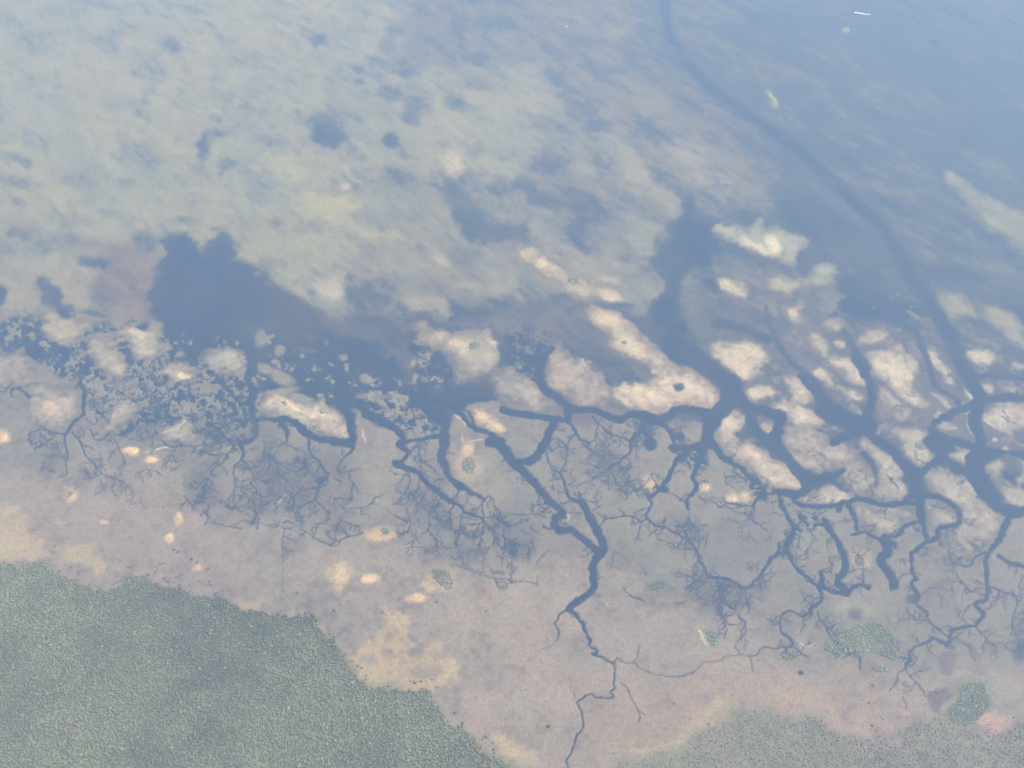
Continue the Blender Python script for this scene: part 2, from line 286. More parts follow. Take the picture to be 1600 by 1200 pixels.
isle("long pinkish sandbank island running down to the wide channel junction", "912,480 938,482 972,494 996,510 1010,532 1034,550 1070,570 1108,584 1140,600 1140,616 1112,640 1075,640 1042,646 1003,641 975,632 952,612 962,600 1000,600 1022,592 1012,574 980,557 952,540 940,515 920,500", (.46, .41, .37), core=[(945,500,22,9,30,B_,.6),(980,540,20,12,40,B_,.7),(1060,600,40,10,20,B_,.5),(985,608,16,10,0,(.75,.68,.58),.8),(1000,625,40,9,5,B_,.6)])
isle("bright sandbank with a white western tip, above the reed-fringed channel", "806,386 830,380 852,405 882,428 912,433 942,448 968,444 977,474 950,468 900,464 870,450 850,432 826,420 815,398", (.47, .44, .40), 3.5, 3.5, core=[(845,412,9,8,30,(.85,.8,.7),1),(870,425,16,8,30,B_,.6),(950,438,16,5,10,B_,.7),(955,462,20,7,15,B_,.8)])
isle("broad pale island with a round green spot at the lagoon's mouth", "640,510 660,504 700,520 735,516 766,514 781,545 780,570 756,590 720,598 706,586 710,560 680,546 655,526", (.42, .40, .37), 3, 5, core=[(702,532,16,9,30,B_,.8),(722,546,10,8,30,B_,.7),(768,534,9,6,30,B_,.7),(755,560,22,18,0,(.44,.40,.37),.8)])
isle("grey mud island with a pinkish crest west of the channel fork", "850,592 853,548 875,540 902,560 930,582 950,606 956,630 976,647 960,650 930,638 905,635 886,622 870,612", (.36, .335, .315), core=[(880,590,16,18,0,LEVEE,.8),(917,566,7,7,0,B_,.7),(870,600,12,10,0,LEVEE,.6)])
isle("flat grey marsh island beside the narrow channel, above the junction", "760,580 800,562 842,600 848,612 866,626 884,641 870,648 830,640 800,635 772,620", (.33, .315, .30), core=[(830,622,20,10,10,LEVEE,.4)])
isle("forked bright island with two white crests in the open water", "1110,362 1125,350 1150,356 1175,345 1192,342 1200,356 1212,350 1238,360 1268,380 1247,386 1246,402 1240,416 1206,406 1184,402 1150,376 1116,373", (.42, .425, .38), 4, 3.5, core=[(1180,385,24,6,30,(.7,.67,.6),.9),(1208,385,9,15,-20,(.78,.74,.66),1),(1130,358,12,6,0,PALE,.6)])
isle("hook-shaped low island with a greenish edge, below the forked one", "1200,430 1240,440 1272,440 1262,418 1290,411 1306,416 1304,450 1270,450 1230,456 1202,452", (.41, .405, .365), 4, 3.5)
isle("small chalk-white sandbank in the channel bend", "1118,442 1130,437 1160,444 1174,458 1166,468 1140,466 1125,454", (.66, .63, .56), 3, 2.5)
isle("small triangular islet with a white dot at its middle", "1220,478 1256,465 1253,506 1230,502", (.44, .42, .38), 4, 2.5, core=[(1238,488,6,5,0,B_,.9)])
isle("faint round islet just north of the island cluster", "1284,502 1310,494 1321,508 1305,521 1287,514", (.42, .40, .36), 4, 3)
isle("bright two-lobed island beside the wide channel", "1103,540 1130,536 1160,528 1190,534 1202,560 1192,576 1180,591 1160,593 1132,572", (.46, .44, .41), 3, 4, core=[(1150,575,20,10,30,B_,.5),(1170,545,18,8,0,B_,.45)])
isle("narrow tapering islet at the top of the eastern cluster", "1263,524 1280,519 1296,545 1287,561 1271,546", (.45, .43, .39), 3, 2.5)
isle("tiny oval islet beside the narrow tapering one", "1300,532 1318,530 1322,544 1304,546", (.43, .41, .37), 3.5, 2)
isle("ragged bright island with a dark notch, middle of the cluster", "1290,560 1330,558 1352,575 1364,590 1347,606 1325,601 1310,582 1295,569", (.48, .46, .42), 2.6, 4, core=[(1320,572,14,7,20,B_,.5),(1345,592,9,7,30,B_,.5)])
isle("diagonal bright island with cut banks under the ragged one", "1270,582 1290,575 1320,600 1356,620 1352,633 1320,623 1290,606 1275,596", (.47, .45, .41), 2.6, 3, core=[(1282,585,8,6,20,B_,.7),(1340,618,10,7,20,B_,.6)])
isle("faint low bar at the edge of the open water", "1330,540 1345,524 1370,512 1388,524 1362,538", (.43, .41, .37), 4, 3, .9)
isle("large bright island with scalloped southern bays", "1345,548 1380,546 1410,539 1426,560 1437,580 1420,588 1424,610 1446,620 1456,636 1430,641 1405,626 1390,602 1370,592 1355,572", (.47, .455, .42), 2.6, 4.5, core=[(1385,565,20,14,20,B_,.5),(1410,600,14,14,30,B_,.35),(1428,628,16,6,20,B_,.4)])
isle("slim spindle-shaped islet beside the eastern open water", "1438,528 1456,546 1476,575 1492,602 1480,601 1460,580 1450,556", (.45, .44, .39), 3, 2.5)
isle("flat bright island off the eastern shore, with a soft halo", "1498,552 1520,541 1550,550 1572,560 1550,573 1525,571 1505,566", (.46, .45, .40), 3.5, 3, core=[(1535,558,20,7,10,B_,.5)])
isle("bright islet cut by the picture's right edge", "1574,560 1600,568 1640,582 1600,582 1580,573", (.47, .455, .41), 3, 3)
isle("green-topped island shaped like a shoe in the open water", "1455,460 1475,451 1500,460 1520,480 1531,494 1500,496 1480,490 1465,480", (.38, .41, .34), 3.5, 3.5, .85)
isle("long green-edged spit trailing off to the southeast", "1530,476 1556,466 1582,485 1592,510 1602,530 1640,565 1590,547 1560,517 1532,492", (.40, .405, .35), 4, 4, .8)
isle("broad faint green shoal island in the far water", "1478,262 1500,274 1532,300 1600,335 1660,365 1660,410 1600,397 1570,371 1530,341 1505,316 1480,292", (.42, .46, .36), 6, 5, .80, core=[(1492,282,14,8,30,(.52,.48,.42),.6),(1560,322,26,8,30,(.46,.40,.37),.6)])
isle("small lime-green sausage-shaped islet beyond the far channel", "1196,142 1204,142 1216,156 1220,168 1212,169 1202,158", (.42, .50, .28), 2.2, 1.2, 1.0)
isle("tiny lime-green islet near the far boat's wake", "1313,46 1322,41 1330,42 1328,50 1318,53", (.42, .50, .30), 2.5, 1.2, .9)
isle("grey-white island with a blunt southern end near the junction", "1214,590 1250,588 1276,620 1270,633 1240,626 1224,602", (.45, .43, .40), 2.6, 3.5, core=[(1248,605,12,12,30,B_,.4)])
isle("wide pale island with a pink crest east of the junction", "1204,632 1240,626 1270,640 1292,655 1292,668 1250,670 1235,656 1210,646", (.45, .41, .39), 2.6, 3.5, core=[(1215,637,12,6,10,B_,.4)])
isle("rounded pale islet between two channels, next to the junction", "1163,606 1195,600 1211,614 1195,626 1170,621", (.43, .41, .38), 3, 3)
isle("small round islet alone in the channel bend", "1179,661 1205,654 1214,669 1206,683 1187,681", (.45, .42, .39), 2.6, 2.5)
isle("little drop-shaped islet in the broad eastern channel", "1290,634 1306,640 1313,652 1301,655", (.44, .41, .39), 2.2, 2)
isle("sliver of an islet in the broad eastern channel", "1334,639 1345,644 1354,653 1342,650", (.38, .38, .36), 2, 1.5)
isle("grey triangular marsh island under the scalloped one", "1372,604 1390,606 1412,628 1432,643 1428,656 1405,664 1385,658 1370,645 1374,620", (.38, .355, .345), 2.4, 4, core=[(1408,650,8,7,0,B_,.5),(1395,625,10,8,30,PALE,.6)])
isle("narrow pale island east of the scalloped one", "1450,611 1476,611 1492,640 1480,641 1460,626", (.45, .43, .39), 2.4, 2.5)
isle("small wedge-shaped islet beside the eastern open channel", "1500,600 1515,609 1531,625 1510,626", (.41, .39, .36), 3, 2.5)
isle("pale square-ended islet north of the diamond island", "1530,600 1556,599 1551,616 1535,613", (.45, .43, .39), 2.6, 2.5)
isle("pale wing-shaped islet above the diamond island", "1560,601 1592,604 1586,619 1565,616", (.45, .43, .39), 2.6, 2.5)
isle("bright diamond-shaped island with a straight lower shore", "1534,652 1555,632 1580,627 1600,630 1650,645 1640,690 1592,672 1565,674 1550,665", (.49, .475, .44), 1.8, 2.5, core=[(1590,650,30,12,10,B_,.5)])
isle("mottled grey island with a white spot, east of the long bar", "1450,645 1475,639 1491,655 1496,668 1476,679 1456,666", (.38, .36, .35), 2.4, 4, core=[(1465,655,7,7,0,B_,.8),(1493,672,7,4,20,PALE,.7)])
isle("bone-shaped white islet pointing at the diamond island", "1509,646 1518,640 1526,660 1534,675 1526,684 1514,678", (.49, .465, .43), 2.2, 2.5)
isle("long pale bar with a dark mud eastern fringe", "1388,670 1405,668 1432,660 1450,682 1456,702 1462,714 1446,730 1430,720 1414,704 1400,690", (.43, .415, .38), 2, 3, core=[(1420,690,24,10,45,(.50,.475,.43),.7)])
isle("ragged triangular marsh islet south of the bone-shaped one", "1484,713 1500,702 1526,694 1526,714 1511,733 1500,718", (.39, .37, .355), 2.4, 4.5)
isle("large island with white shell ridges and a rounded southern end", "1340,684 1356,682 1380,700 1405,720 1414,736 1413,760 1418,775 1400,783 1376,776 1364,768 1370,745 1362,722 1350,710 1337,698", (.42, .40, .375), 2, 3, core=[(1395,755,18,18,0,(.48,.455,.42),.8),(1378,715,14,8,40,B_,.5)])
isle("broad low marsh island with two pale domes", "1219,690 1226,660 1250,668 1272,672 1290,682 1320,694 1338,700 1352,714 1366,735 1362,775 1350,784 1336,774 1302,752 1312,736 1266,742 1255,735 1240,716 1226,702", (.365, .335, .33), 2, 4, core=[(1308,708,13,12,0,(.48,.43,.41),.95),(1282,722,13,17,-25,(.48,.43,.41),.95),(1340,750,22,12,20,PALE,.8)])
isle("low island with a pinkish dome, between two bends", "1241,780 1270,775 1284,756 1300,754 1326,776 1318,786 1290,789 1255,791", (.38, .35, .34), 2, 3, core=[(1308,772,16,10,25,(.48,.42,.40),.9)])
isle("long marsh island with a pale sandy back and white mark", "1437,752 1445,741 1478,726 1486,740 1512,748 1530,776 1573,804 1562,830 1550,850 1524,868 1500,884 1450,890 1430,872 1450,856 1472,838 1500,822 1501,800 1480,780 1450,770", (.345, .33, .325), 2, 4, core=[(1510,772,30,14,40,(.46,.44,.40),.9),(1545,812,14,10,40,(.48,.45,.41),.8),(1460,750,14,10,0,PALE,.6)])
isle("marsh island with an indented bay by the eastern frame edge", "1540,725 1560,717 1576,722 1562,736 1572,752 1600,765 1650,775 1650,800 1588,798 1556,770 1552,750", (.375, .35, .35), 2, 4)
isle("small island wrapped in a channel loop", "1446,790 1470,788 1490,805 1492,818 1465,822 1460,836 1450,828 1456,810", (.39, .365, .35), 2, 3)
isle("island with a smooth pale dome, ringed by narrow channels", "1336,790 1365,796 1420,788 1433,800 1432,811 1410,815 1396,830 1370,839 1342,826 1351,810 1336,801", (.365, .345, .335), 2, 3.5, core=[(1382,822,15,13,20,(.50,.475,.44),.95)])
isle("upturned pale islet at the right edge below the diamond island", "1576,708 1592,716 1620,720 1640,760 1600,758 1588,752 1598,735", (.40, .375, .365), 2.4, 4)
isle("thin pale bar just below the diamond island's corner", "1575,684 1592,692 1640,700 1600,699", (.42, .40, .37), 2.4, 2)
for x_, y_, r_, n_ in [(1553,688,5,"tiny round islet under the diamond island"), (1528,690,5,"tiny round islet at the bone-shaped islet's foot"), (1570,702,6,"faint round shoal islet below the thin bar"), (1503,632,6,"tiny pink islet between the bright eastern bars")]:
    isle(n_, " ".join(f"{x_ + r_*math.cos(a):.1f},{y_ + r_*.85*math.sin(a):.1f}" for a in np.arange(8)*math.pi/4), (.41, .39, .37), 2, 1.5)
# the islands inside the western marsh
g2 = "low islands in the western reed marsh"
isle("long sandy island with beaches and green spots beside the lagoon", "410,620 425,614 445,622 480,634 510,637 526,650 541,670 548,686 540,691 520,684 490,679 470,669 450,656 430,642 414,633", (.44, .41, .385), 2.2, 3, group=g2, core=[(445,628,16,6,25,(.60,.5,.42),.8),(490,650,10,3,-15,(.6,.52,.45),.8)])
isle("pale saddle-shaped mud island near the left edge", "58,512 84,481 102,500 140,505 126,526 105,541 75,526", (.40, .38, .355), 3, 5, group=g2)
isle("grey tongue-shaped island north of the winding creek", "130,540 150,521 182,540 198,578 190,596 165,586 150,571 130,556", (.375, .36, .34), 3, 5, group=g2, core=[(188,576,9,8,0,LEVEE,.8)])
isle("ragged bright island touching the lagoon's brown shoal", "184,511 205,508 225,520 246,504 253,530 246,550 226,561 210,546 195,526", (.42, .40, .365), 3, 5, group=g2, core=[(210,516,8,5,20,B_,.8),(224,524,7,5,30,B_,.8)])
isle("oval island with one glowing white sand crest", "252,578 265,567 284,564 302,569 312,588 296,601 270,598", (.42, .385, .35), 3, 3, group=g2, core=[(286,584,16,10,0,LEVEE,.7),(289,588,8,4,10,(.9,.8,.62),1)])
isle("rounded grey island at the lagoon's southern shore", "313,552 345,539 376,550 390,570 381,591 350,587 325,572", (.40, .385, .36), 3, 5, group=g2)
isle("wide flat pale island at the left frame edge", "-60,555 0,549 40,546 62,566 52,600 0,603 -60,600", (.385, .37, .345), 4, 5, group=g2)
isle("smooth pale island with two sand spots beside the western creek", "48,612 80,604 116,600 126,626 124,650 106,664 62,668 40,652", (.41, .395, .365), 5, 4, group=g2, core=[(78,638,9,8,0,(.60,.50,.40),.9),(98,628,8,5,10,(.6,.52,.42),.9)])
isle("spindle-shaped smooth island between the two western creeks", "206,625 226,634 202,664 172,683 148,682 156,664 180,640 196,628", (.405, .39, .365), 4, 3, group=g2, core=[(178,656,8,8,-30,(.5,.45,.4),.7)])
isle("smooth grey island edged by a white shell beach", "245,678 285,654 313,655 310,680 296,694 268,690", (.39, .38, .36), 3, 3, group=g2)
isle("bright sandy spit beside the two parallel channels", "735,640 750,640 786,664 789,680 770,681 745,666", (.47, .42, .36), 3, 3, group=g2, core=[(762,658,16,9,30,(.74,.62,.47),.9),(782,672,6,4,0,(.74,.62,.47),.8)])
isle("pale island with sandy ridge at the top of the marsh creeks", "1120,678 1134,645 1146,643 1161,655 1156,666 1150,682 1170,690 1196,704 1214,722 1240,748 1261,765 1240,758 1212,762 1190,748 1160,724 1140,713 1125,697", (.43, .395, .37), 2, 3, group="islands between the tidal channels", core=[(1135,668,12,14,0,(.47,.43,.40),.7),(1180,712,16,7,15,(.47,.43,.40),.7)])

# ---- channels and creeks (water, width in sheet units)
C = [("1195,480 1212,530 1235,565 1262,587 1290,622 1312,648", 5, 12, .08), ("1120,505 1165,514 1200,532", 14, 12, .1), ("1318,515 1335,548 1352,574", 4, 15, .05), ("1440,540 1456,582 1462,602 1500,632 1482,656", 8, 9, .1), ("1492,560 1506,588 1545,588 1620,592", 9, 9, .1), ("1205,682 1225,652 1200,640 1160,634", 8, 10, .05),
 ("1400,500 1430,520 1446,545", 12, 9, .12), ("1030,-40 1040,20 1048,55 1078,102 1112,136 1152,166 1200,200 1250,236 1300,280 1342,322 1376,352 1402,392", 16, 18, .0),
 ("1402,392 1422,432 1470,500 1500,560 1520,600", 18, 22, .03),
 ("1078,312 1072,350 1062,400 1052,450 1045,500 1070,545 1110,578 1142,606", 14, 30, .03), ("1142,600 1136,630 1116,652 1106,676 1100,696", 30, 18, .0),
 ("1142,606 1168,640 1182,670 1200,690 1215,697 1232,718 1246,736 1259,752 1264,762 1254,770 1240,773 1214,768", 17, 12, 0), ("1200,690 1212,672 1216,655 1208,648 1180,640 1160,632", 12, 14, 0),
 ("1240,772 1242,785 1265,790 1300,790 1326,783", 7, 8, 0), ("1214,768 1222,790 1231,810 1240,821 1240,832 1229,850 1232,864 1236,873", 9, 8, 0), ("1236,873 1245,889 1262,902 1276,915 1281,925 1284,936 1275,945 1267,952 1265,962", 6, 7, 0),
 ("1218,850 1214,866 1205,872 1197,886 1184,903 1171,916 1158,919 1148,911 1135,906 1120,903 1104,898", 6, 5, 0), ("1283,895 1283,915", 9, 10, 0), ("1228,862 1215,866", 6, 5, 0),
 ("1288,812 1298,830 1310,850 1318,870 1322,886 1314,900 1308,906 1315,916 1325,926", 9, 12, 0), ("1325,928 1332,919 1345,913 1356,917", 8, 8, 0), ("1326,930 1310,926 1296,922 1284,917", 6, 7, 0),
 ("1382,843 1387,860 1376,876 1386,892 1394,905 1396,916", 16, 15, 0), ("1336,560 1350,582 1362,605 1360,640 1347,664 1362,682 1392,702 1408,722 1426,746 1436,770 1438,800 1441,815", 12, 15, 0),
 ("1441,813 1448,840 1442,850 1430,860 1423,866 1425,880 1425,896 1432,906", 9, 6, 0), ("1430,905 1424,912 1436,930 1429,941 1444,956 1455,976 1465,983 1473,990 1482,996", 6, 3, 0),
 ("1437,785 1410,786 1390,789 1365,784 1342,780 1326,786 1330,800 1336,815 1338,826", 10, 7, 0), ("1441,812 1420,820 1409,825 1405,836 1395,840 1370,841 1350,831 1330,836", 7, 5, 0),
 ("1446,775 1470,778 1490,791 1500,806 1497,820 1480,823 1466,826 1465,840 1448,846", 9, 9, 0), ("1650,790 1600,796 1580,803 1570,822 1560,845 1548,860 1540,872 1540,890 1541,900", 15, 8, 0),
 ("1541,900 1543,920 1540,938 1526,940 1525,948 1537,960 1528,971 1522,977 1508,980 1488,983 1485,993 1482,1006 1470,1003 1458,997 1450,1003 1436,1008 1425,1013 1420,1020 1423,1030 1415,1037 1412,1044", 8, 4, 0),
 ("1412,1044 1426,1060 1440,1078 1445,1090", 2.4, 1.2, .2), ("1412,1046 1403,1052 1400,1065 1390,1080", 2.2, 1, .25), ("1560,868 1570,875 1586,882 1610,888", 6, 6, 0), ("1541,862 1526,868 1516,882 1502,883 1500,870", 4, 3, .1),
 ("1520,600 1532,625 1522,655 1532,690 1516,722 1530,760 1560,792 1592,800", 19, 17, 0), ("1460,660 1500,640 1540,625 1600,622 1650,632", 12, 12, .05), ("1455,672 1480,688 1500,690 1530,705", 11, 15, .03), ("1437,742 1460,722 1490,722 1510,740 1530,765", 9, 12, 0),
 ("1290,640 1330,660 1360,665", 32, 22, 0), ("1250,588 1280,620 1310,645 1330,662", 9, 18, 0), ("1300,690 1330,680 1350,672", 11, 16, 0),
 # middle
 ("785,640 820,648 850,652 874,655", 10, 10, 0), ("840,590 846,565 862,545", 12, 9, .02), ("842,590 846,602 853,613 870,621 886,633 897,643", 12, 10, 0), ("897,642 925,640 940,645 956,653 971,655 986,648 1005,650 1030,656 1046,650 1056,642 1080,640 1100,646 1120,652", 10, 15, 0),
 ("886,640 887,655 872,656", 12, 9, 0), ("870,656 859,675 849,695 841,710 832,718 812,722 802,726", 12, 12, 0), ("802,724 815,735 830,750 846,770 861,786 874,797 881,802 878,807 867,810 866,820 873,829 884,830 893,828 903,836 916,847 930,858 939,864", 11, 11, 0),
 ("868,685 858,690 853,705 855,720 862,732 873,738 881,730 885,715 885,700 878,692 872,687", 2.6, 2.6, .05, .3), ("873,736 880,748 883,760 888,775 895,781 908,784", 3.4, 7, 0, .6), ("908,784 918,800 925,815 932,828 940,845 943,858 938,866", 10, 13, 0),
 ("905,770 906,783", 3, 5, 0, .4), ("939,863 931,873 926,885 927,900 928,915 921,926 908,935 897,945 887,954", 13, 10, 0), ("888,952 900,962 910,975 915,990 922,1002", 7, 5, 0), ("922,1002 919,1008 924,1012 931,1014 933,1018 926,1022 935,1024 945,1028 951,1035 959,1037", 4, 4, .0, .3),
 ("959,1037 960,1047 961,1057 957,1068 961,1076 954,1082 959,1087 948,1092 940,1091 931,1090 923,1084 915,1087 908,1093 901,1098 906,1105 908,1115 911,1125 911,1135 907,1142 902,1150 898,1158 895,1170 890,1178 885,1190 888,1206 892,1240", 3.2, 2.8, .05, .4),
 ("888,954 878,958 872,965 867,975 871,985 873,995 869,1003", 4, 2, .05, .4), ("869,1003 860,1010 849,1014", 1.2, 1, .4), ("960,1037 965,1030 970,1034 980,1035 992,1037 1000,1045 1012,1050 1025,1054 1045,1057 1065,1056 1080,1052 1098,1036", 2, 1.4, .2, .5),
 ("1098,1036 1120,1034 1131,1029 1140,1024 1155,1023 1168,1025 1180,1025 1185,1018 1196,1012 1215,1012 1236,1011", 1.4, 2.6, .12, .5), ("1168,1025 1173,1035 1176,1048", 2.2, 1, .2), ("1157,1022 1147,1011", 1.8, 1.4, .2),
 ("970,1068 978,1075 985,1088 995,1105 998,1115 999,1130", 1.2, 1.6, .25), ("998,1110 1008,1118", 1.2, 1, .3), ("972,919 985,930 1000,936 1007,938", 1.4, 2.6, .15), ("990,1035 997,1022 998,1008", 1.2, 1, .35), ("897,1092 896,1082", 1.2, 1, .3),
 ("886,656 894,666 901,677 906,686 915,690 923,697", 8, 2.4, 0), ("925,650 935,662 948,675 962,682 985,687", 2.8, 2.4, .1), ("985,688 1000,673 1009,660", 7, 11, 0), ("984,688 985,705 975,715 961,725 951,730", 5, 3.4, .02), ("951,730 956,742 966,762 972,768", 2.6, 1.4, .15),
 ("966,724 975,740 985,760 1000,770 1013,776", 1.6, 2, .2), ("950,730 949,750 952,765", 2, 1.2, .2), ("1050,700 1068,700 1074,708 1060,716 1052,730 1045,745 1037,756 1030,765 1022,773 1013,778", 10, 7, 0), ("1010,662 1040,665 1056,700", 8, 9, .02), ("1056,700 1080,700 1100,695", 10, 12, .0),
 ("1040,766 1030,766", 10, 8, 0), ("1013,778 1018,788 1013,797 1008,803 1012,810 1023,822", 5, 4, 0), ("1023,822 1036,823 1050,830 1065,837 1076,846 1088,861 1092,876 1101,886 1104,898", 2.6, 4, .08), ("1011,810 1001,815 990,808 975,806 960,810 946,812 935,824", 2.6, 2.6, .1), ("1003,813 998,830 993,845", 1.8, 1.2, .25),
 ("1090,862 1091,848 1092,835 1084,820", 2.4, 1.2, .15), ("1086,858 1076,840 1060,828", 1.6, 1, .25), ("1090,700 1096,715 1090,728 1082,746 1088,756 1085,768 1077,779 1073,786 1077,797", 10, 4, 0), ("1040,768 1055,775 1073,783", 2, 2, .2),
 ("1104,686 1120,700 1130,716 1141,722 1156,729 1166,741 1180,751 1190,760 1193,770 1181,781 1177,791", 12, 5, 0), ("1177,791 1165,790 1150,788", 2.4, 2, .15), ("1192,772 1204,773 1216,770", 5, 6, 0),
 ("1015,690 1020,700", 14, 10, .1), ("938,856 925,858 912,858", 2.4, 1.2, .2), ("924,797 935,793 942,789", 2.2, 1.6, .2), ("1245,960 1238,956 1226,957 1219,970 1219,985 1224,992 1232,996 1238,1005 1236,1011", 3, 4, .05, .5), ("1245,960 1255,965 1262,958", 2.6, 2.6, .1),
 ("1278,956 1281,968 1290,980 1298,995 1308,1005 1320,1015 1330,1021 1341,1024 1343,1030 1342,1045", 3, 3, .1), ("1305,1003 1315,1012 1325,1020", 7, 8, .03), ("1240,1012 1250,1018 1260,1027", 2, 4, .1), ("1496,900 1505,915 1512,930", 2.2, 2.6, .15), ("1512,975 1500,968 1494,955", 2, 2, .2), ("1520,978 1530,988 1545,1002 1560,1012", 2.6, 1.6, .15), ("1560,1004 1580,1015 1600,1030", 2, 1.6, .2),
 ("1590,1030 1596,1010 1590,1000 1580,975 1586,950", 3, 1.6, .15), ("1548,917 1565,925 1585,930 1593,940", 2.4, 1.8, .15),
 # west
 ("138,568 126,576 125,600 133,614 130,632 130,648 118,657 110,668 104,676", 5, 5, 0), ("131,610 131,645", 7, 5, 0), ("104,676 97,678 85,675 72,672 60,671 48,676", 3.4, 1.6, .05), ("103,678 101,684 103,697 106,710 103,723 105,740", 3.4, 1.6, .05), ("112,676 120,684 128,698 133,712 143,722 152,732 158,740", 3, 2.6, .08), ("158,740 166,745 176,746 190,752 199,758", 2, 1.2, .2),
 ("134,655 141,660 147,664 151,657", 2.4, 1.6, .1), ("136,668 143,678 150,686 160,687 170,680 176,685 183,696 189,708", 2, 2, .2), ("17,620 18,610 26,606 36,612 45,621", 3, 6, .1), ("30,606 45,601 60,600", 2, 1.4, .2), ("212,746 213,740 220,736 232,735 250,739", 2, 1.4, .35),
 ("390,545 396,570 388,592 394,612 393,640 398,660 399,680 388,690 375,693", 13, 8, 0), ("375,692 380,706 378,718", 8, 5, 0), ("378,718 368,728 365,740 368,752 367,764", 3.2, 1.6, .08), ("381,720 390,732 394,745 393,758", 3.2, 1.6, .08), ("379,718 381,730 380,740", 2.2, 1.6, .1),
 ("373,690 355,688 336,692 312,697 290,698 274,697", 2.6, 1.6, .15), ("364,696 356,710 348,722 338,730 329,738", 2.6, 1.4, .15), ("345,600 360,612 370,625", 8, 6, .05), ("265,625 262,648 270,658", 4, 6, .05), ("333,817 350,822 365,820 380,815 400,816 425,824 436,818 456,819 476,831 490,840 510,850 526,853 532,845 541,840 566,833", 1.6, 2.6, .35),
 ("535,590 530,612 536,636 546,652 549,672 550,686 541,693 520,690 500,686 484,681", 15, 12, 0), ("430,656 450,656 468,668 482,680", 9, 14, 0), ("440,662 448,675 448,690", 12, 3, 0), ("396,660 412,655 432,656", 6, 7, .03),
 ("485,684 483,700 488,712 498,721 505,733 513,743 503,752 496,762 493,772 494,783 502,790 509,798 515,810", 5, 2, .03), ("550,690 550,705 540,712 533,722", 5, 3, .05), ("562,630 572,646 592,656 612,666 627,679 632,690 624,696 636,706 633,716 622,723 618,725", 14, 8, 0),
 ("618,724 635,732 651,738 661,749 673,758 686,770 696,780 706,783", 10, 9, 0), ("706,783 718,791 726,800 746,807 756,815 766,826 773,836 779,852", 6, 2.4, 0), ("706,783 707,791 702,801 706,815 704,829", 4, 2, .03), ("660,612 668,640 686,650 693,662 696,682 692,706 690,718 697,731 701,743 713,756 726,763 741,772 756,781", 20, 6, 0), ("625,690 650,688 675,684 692,682", 5, 8, .03),
 ("756,780 752,791 754,803 756,815", 3, 2.4, .05), ("758,778 765,775 772,787 778,803 786,826", 2.2, 1.6, .12), ("716,764 712,780", 2.4, 1.8, .1), ("676,625 700,635 720,646 731,660 746,671 766,679 782,690", 9, 8, 0), ("708,628 728,642 738,655 742,664", 5, 6, .04), ("765,690 780,692 792,708 803,724", 16, 14, 0),
 ("630,858 655,855 671,860 684,869", 1.6, 1.4, .4), ("443,822 442,845 441,868", 2.2, 1.8, .2), ("441,868 440,925", 1.1, 1, .5), ("755,860 755,895", 1.4, 1, .5), ("706,884 730,890 750,898 782,905 801,907 839,913", 1.8, 2, .42), ("838,913 839,900", 2, 1.6, .4), ("545,795 570,793 584,785", 1.6, 1.2, .4), ("800,805 830,804 862,801", 1.6, 2, .3),
 ("862,758 864,766", 1.6, 1.4, .2), ("855,858 848,868 838,880", 1.6, 1.2, .35)]
for c in C: line(c[0], c[1]*(.86 if c[1] < 10 else 1), c[2]*(.86 if c[2] < 10 else 1), c[3], None, .8 + .09*max(c[1], c[2]) + min(5, max(0, 600 - pts_of(c[0])[:, 1].min())/40) if c[0][:4] != '1030' else 5, (c[4] if len(c) > 4 else min(2.2, .5 + .16*max(c[1], c[2]))))
poly("1437,690 1465,714 1490,700 1480,680 1455,676", 0, None, 3, 3); poly("1530,690 1545,700 1600,705 1640,702 1640,720 1590,716 1575,706 1560,716 1540,722 1535,745 1520,720", 0, None, 3, 3)
poly("1376,848 1388,846 1400,862 1402,845", 0, None, 2, 2); poly("1300,742 1320,728 1322,738 1310,742", 0, None, 2.5, 2); poly("1305,790 1316,790 1315,800 1308,800", 0, None, 2, 2); poly("1345,930 1395,905 1400,915 1396,920", None, None, 2, 2)
poly("1005,600 1012,595 1022,606 1015,612", .2, None, 2.5, 2, .0); poly("1050,600 1066,597 1070,608 1060,613 1052,607", .12, (.2, .18, .18), 3, 3, .9); poly("1008,585 1030,592 1040,615 1020,620 1010,605", .1, None, 3, 3, .0)
poly("1004,690 1014,682 1026,688 1025,702 1012,706", .1, None, 3, 3); poly("1052,675 1066,672 1072,684 1060,692 1054,685", .1, None, 3, 3); poly("985,655 1002,658 1012,652 1010,676 990,682", .3, REED, 4, 4, .7)
poly("1480,600 1500,606 1500,620 1485,612", 0, None, 2, 2, 0)
lace("800,520 860,540 850,585 790,580", .18, .4); lace("1060,690 1100,695 1110,735 1075,735 1055,712", .14, .34); lace("975,650 1015,655 1020,690 990,690", .12, .3); lace("1180,735 1200,760 1195,790 1160,760", .1, .26); lace("1235,795 1300,800 1300,835 1240,850 1215,880", .08, .2)

# ---- dendritic runnels in the marsh
RG = np.random.RandomState(21)
def fan(x, y, ang, L, depth, w=1.5, spread=32, p=.10, k=.8, col=None):
    n = 5; q = [(x, y)]; a = ang
    for i in range(n):
        a += RG.normal(0, 24); q.append((q[-1][0] + math.cos(R(a))*L/n, q[-1][1] + math.sin(R(a))*L/n*.85))
    line(np.array(q), w, w*.65, p, col, .9, 1.0, k, cat=2)
    if depth > 0:
        for i in range(1, n + 1):
            if RG.rand() < .75: fan(q[i][0], q[i][1], a + RG.choice([-1, 1])*RG.uniform(spread*.6, spread*1.6), L*RG.uniform(.42, .62), depth - 1, w*.8, spread, p + .06, k*.86, col)
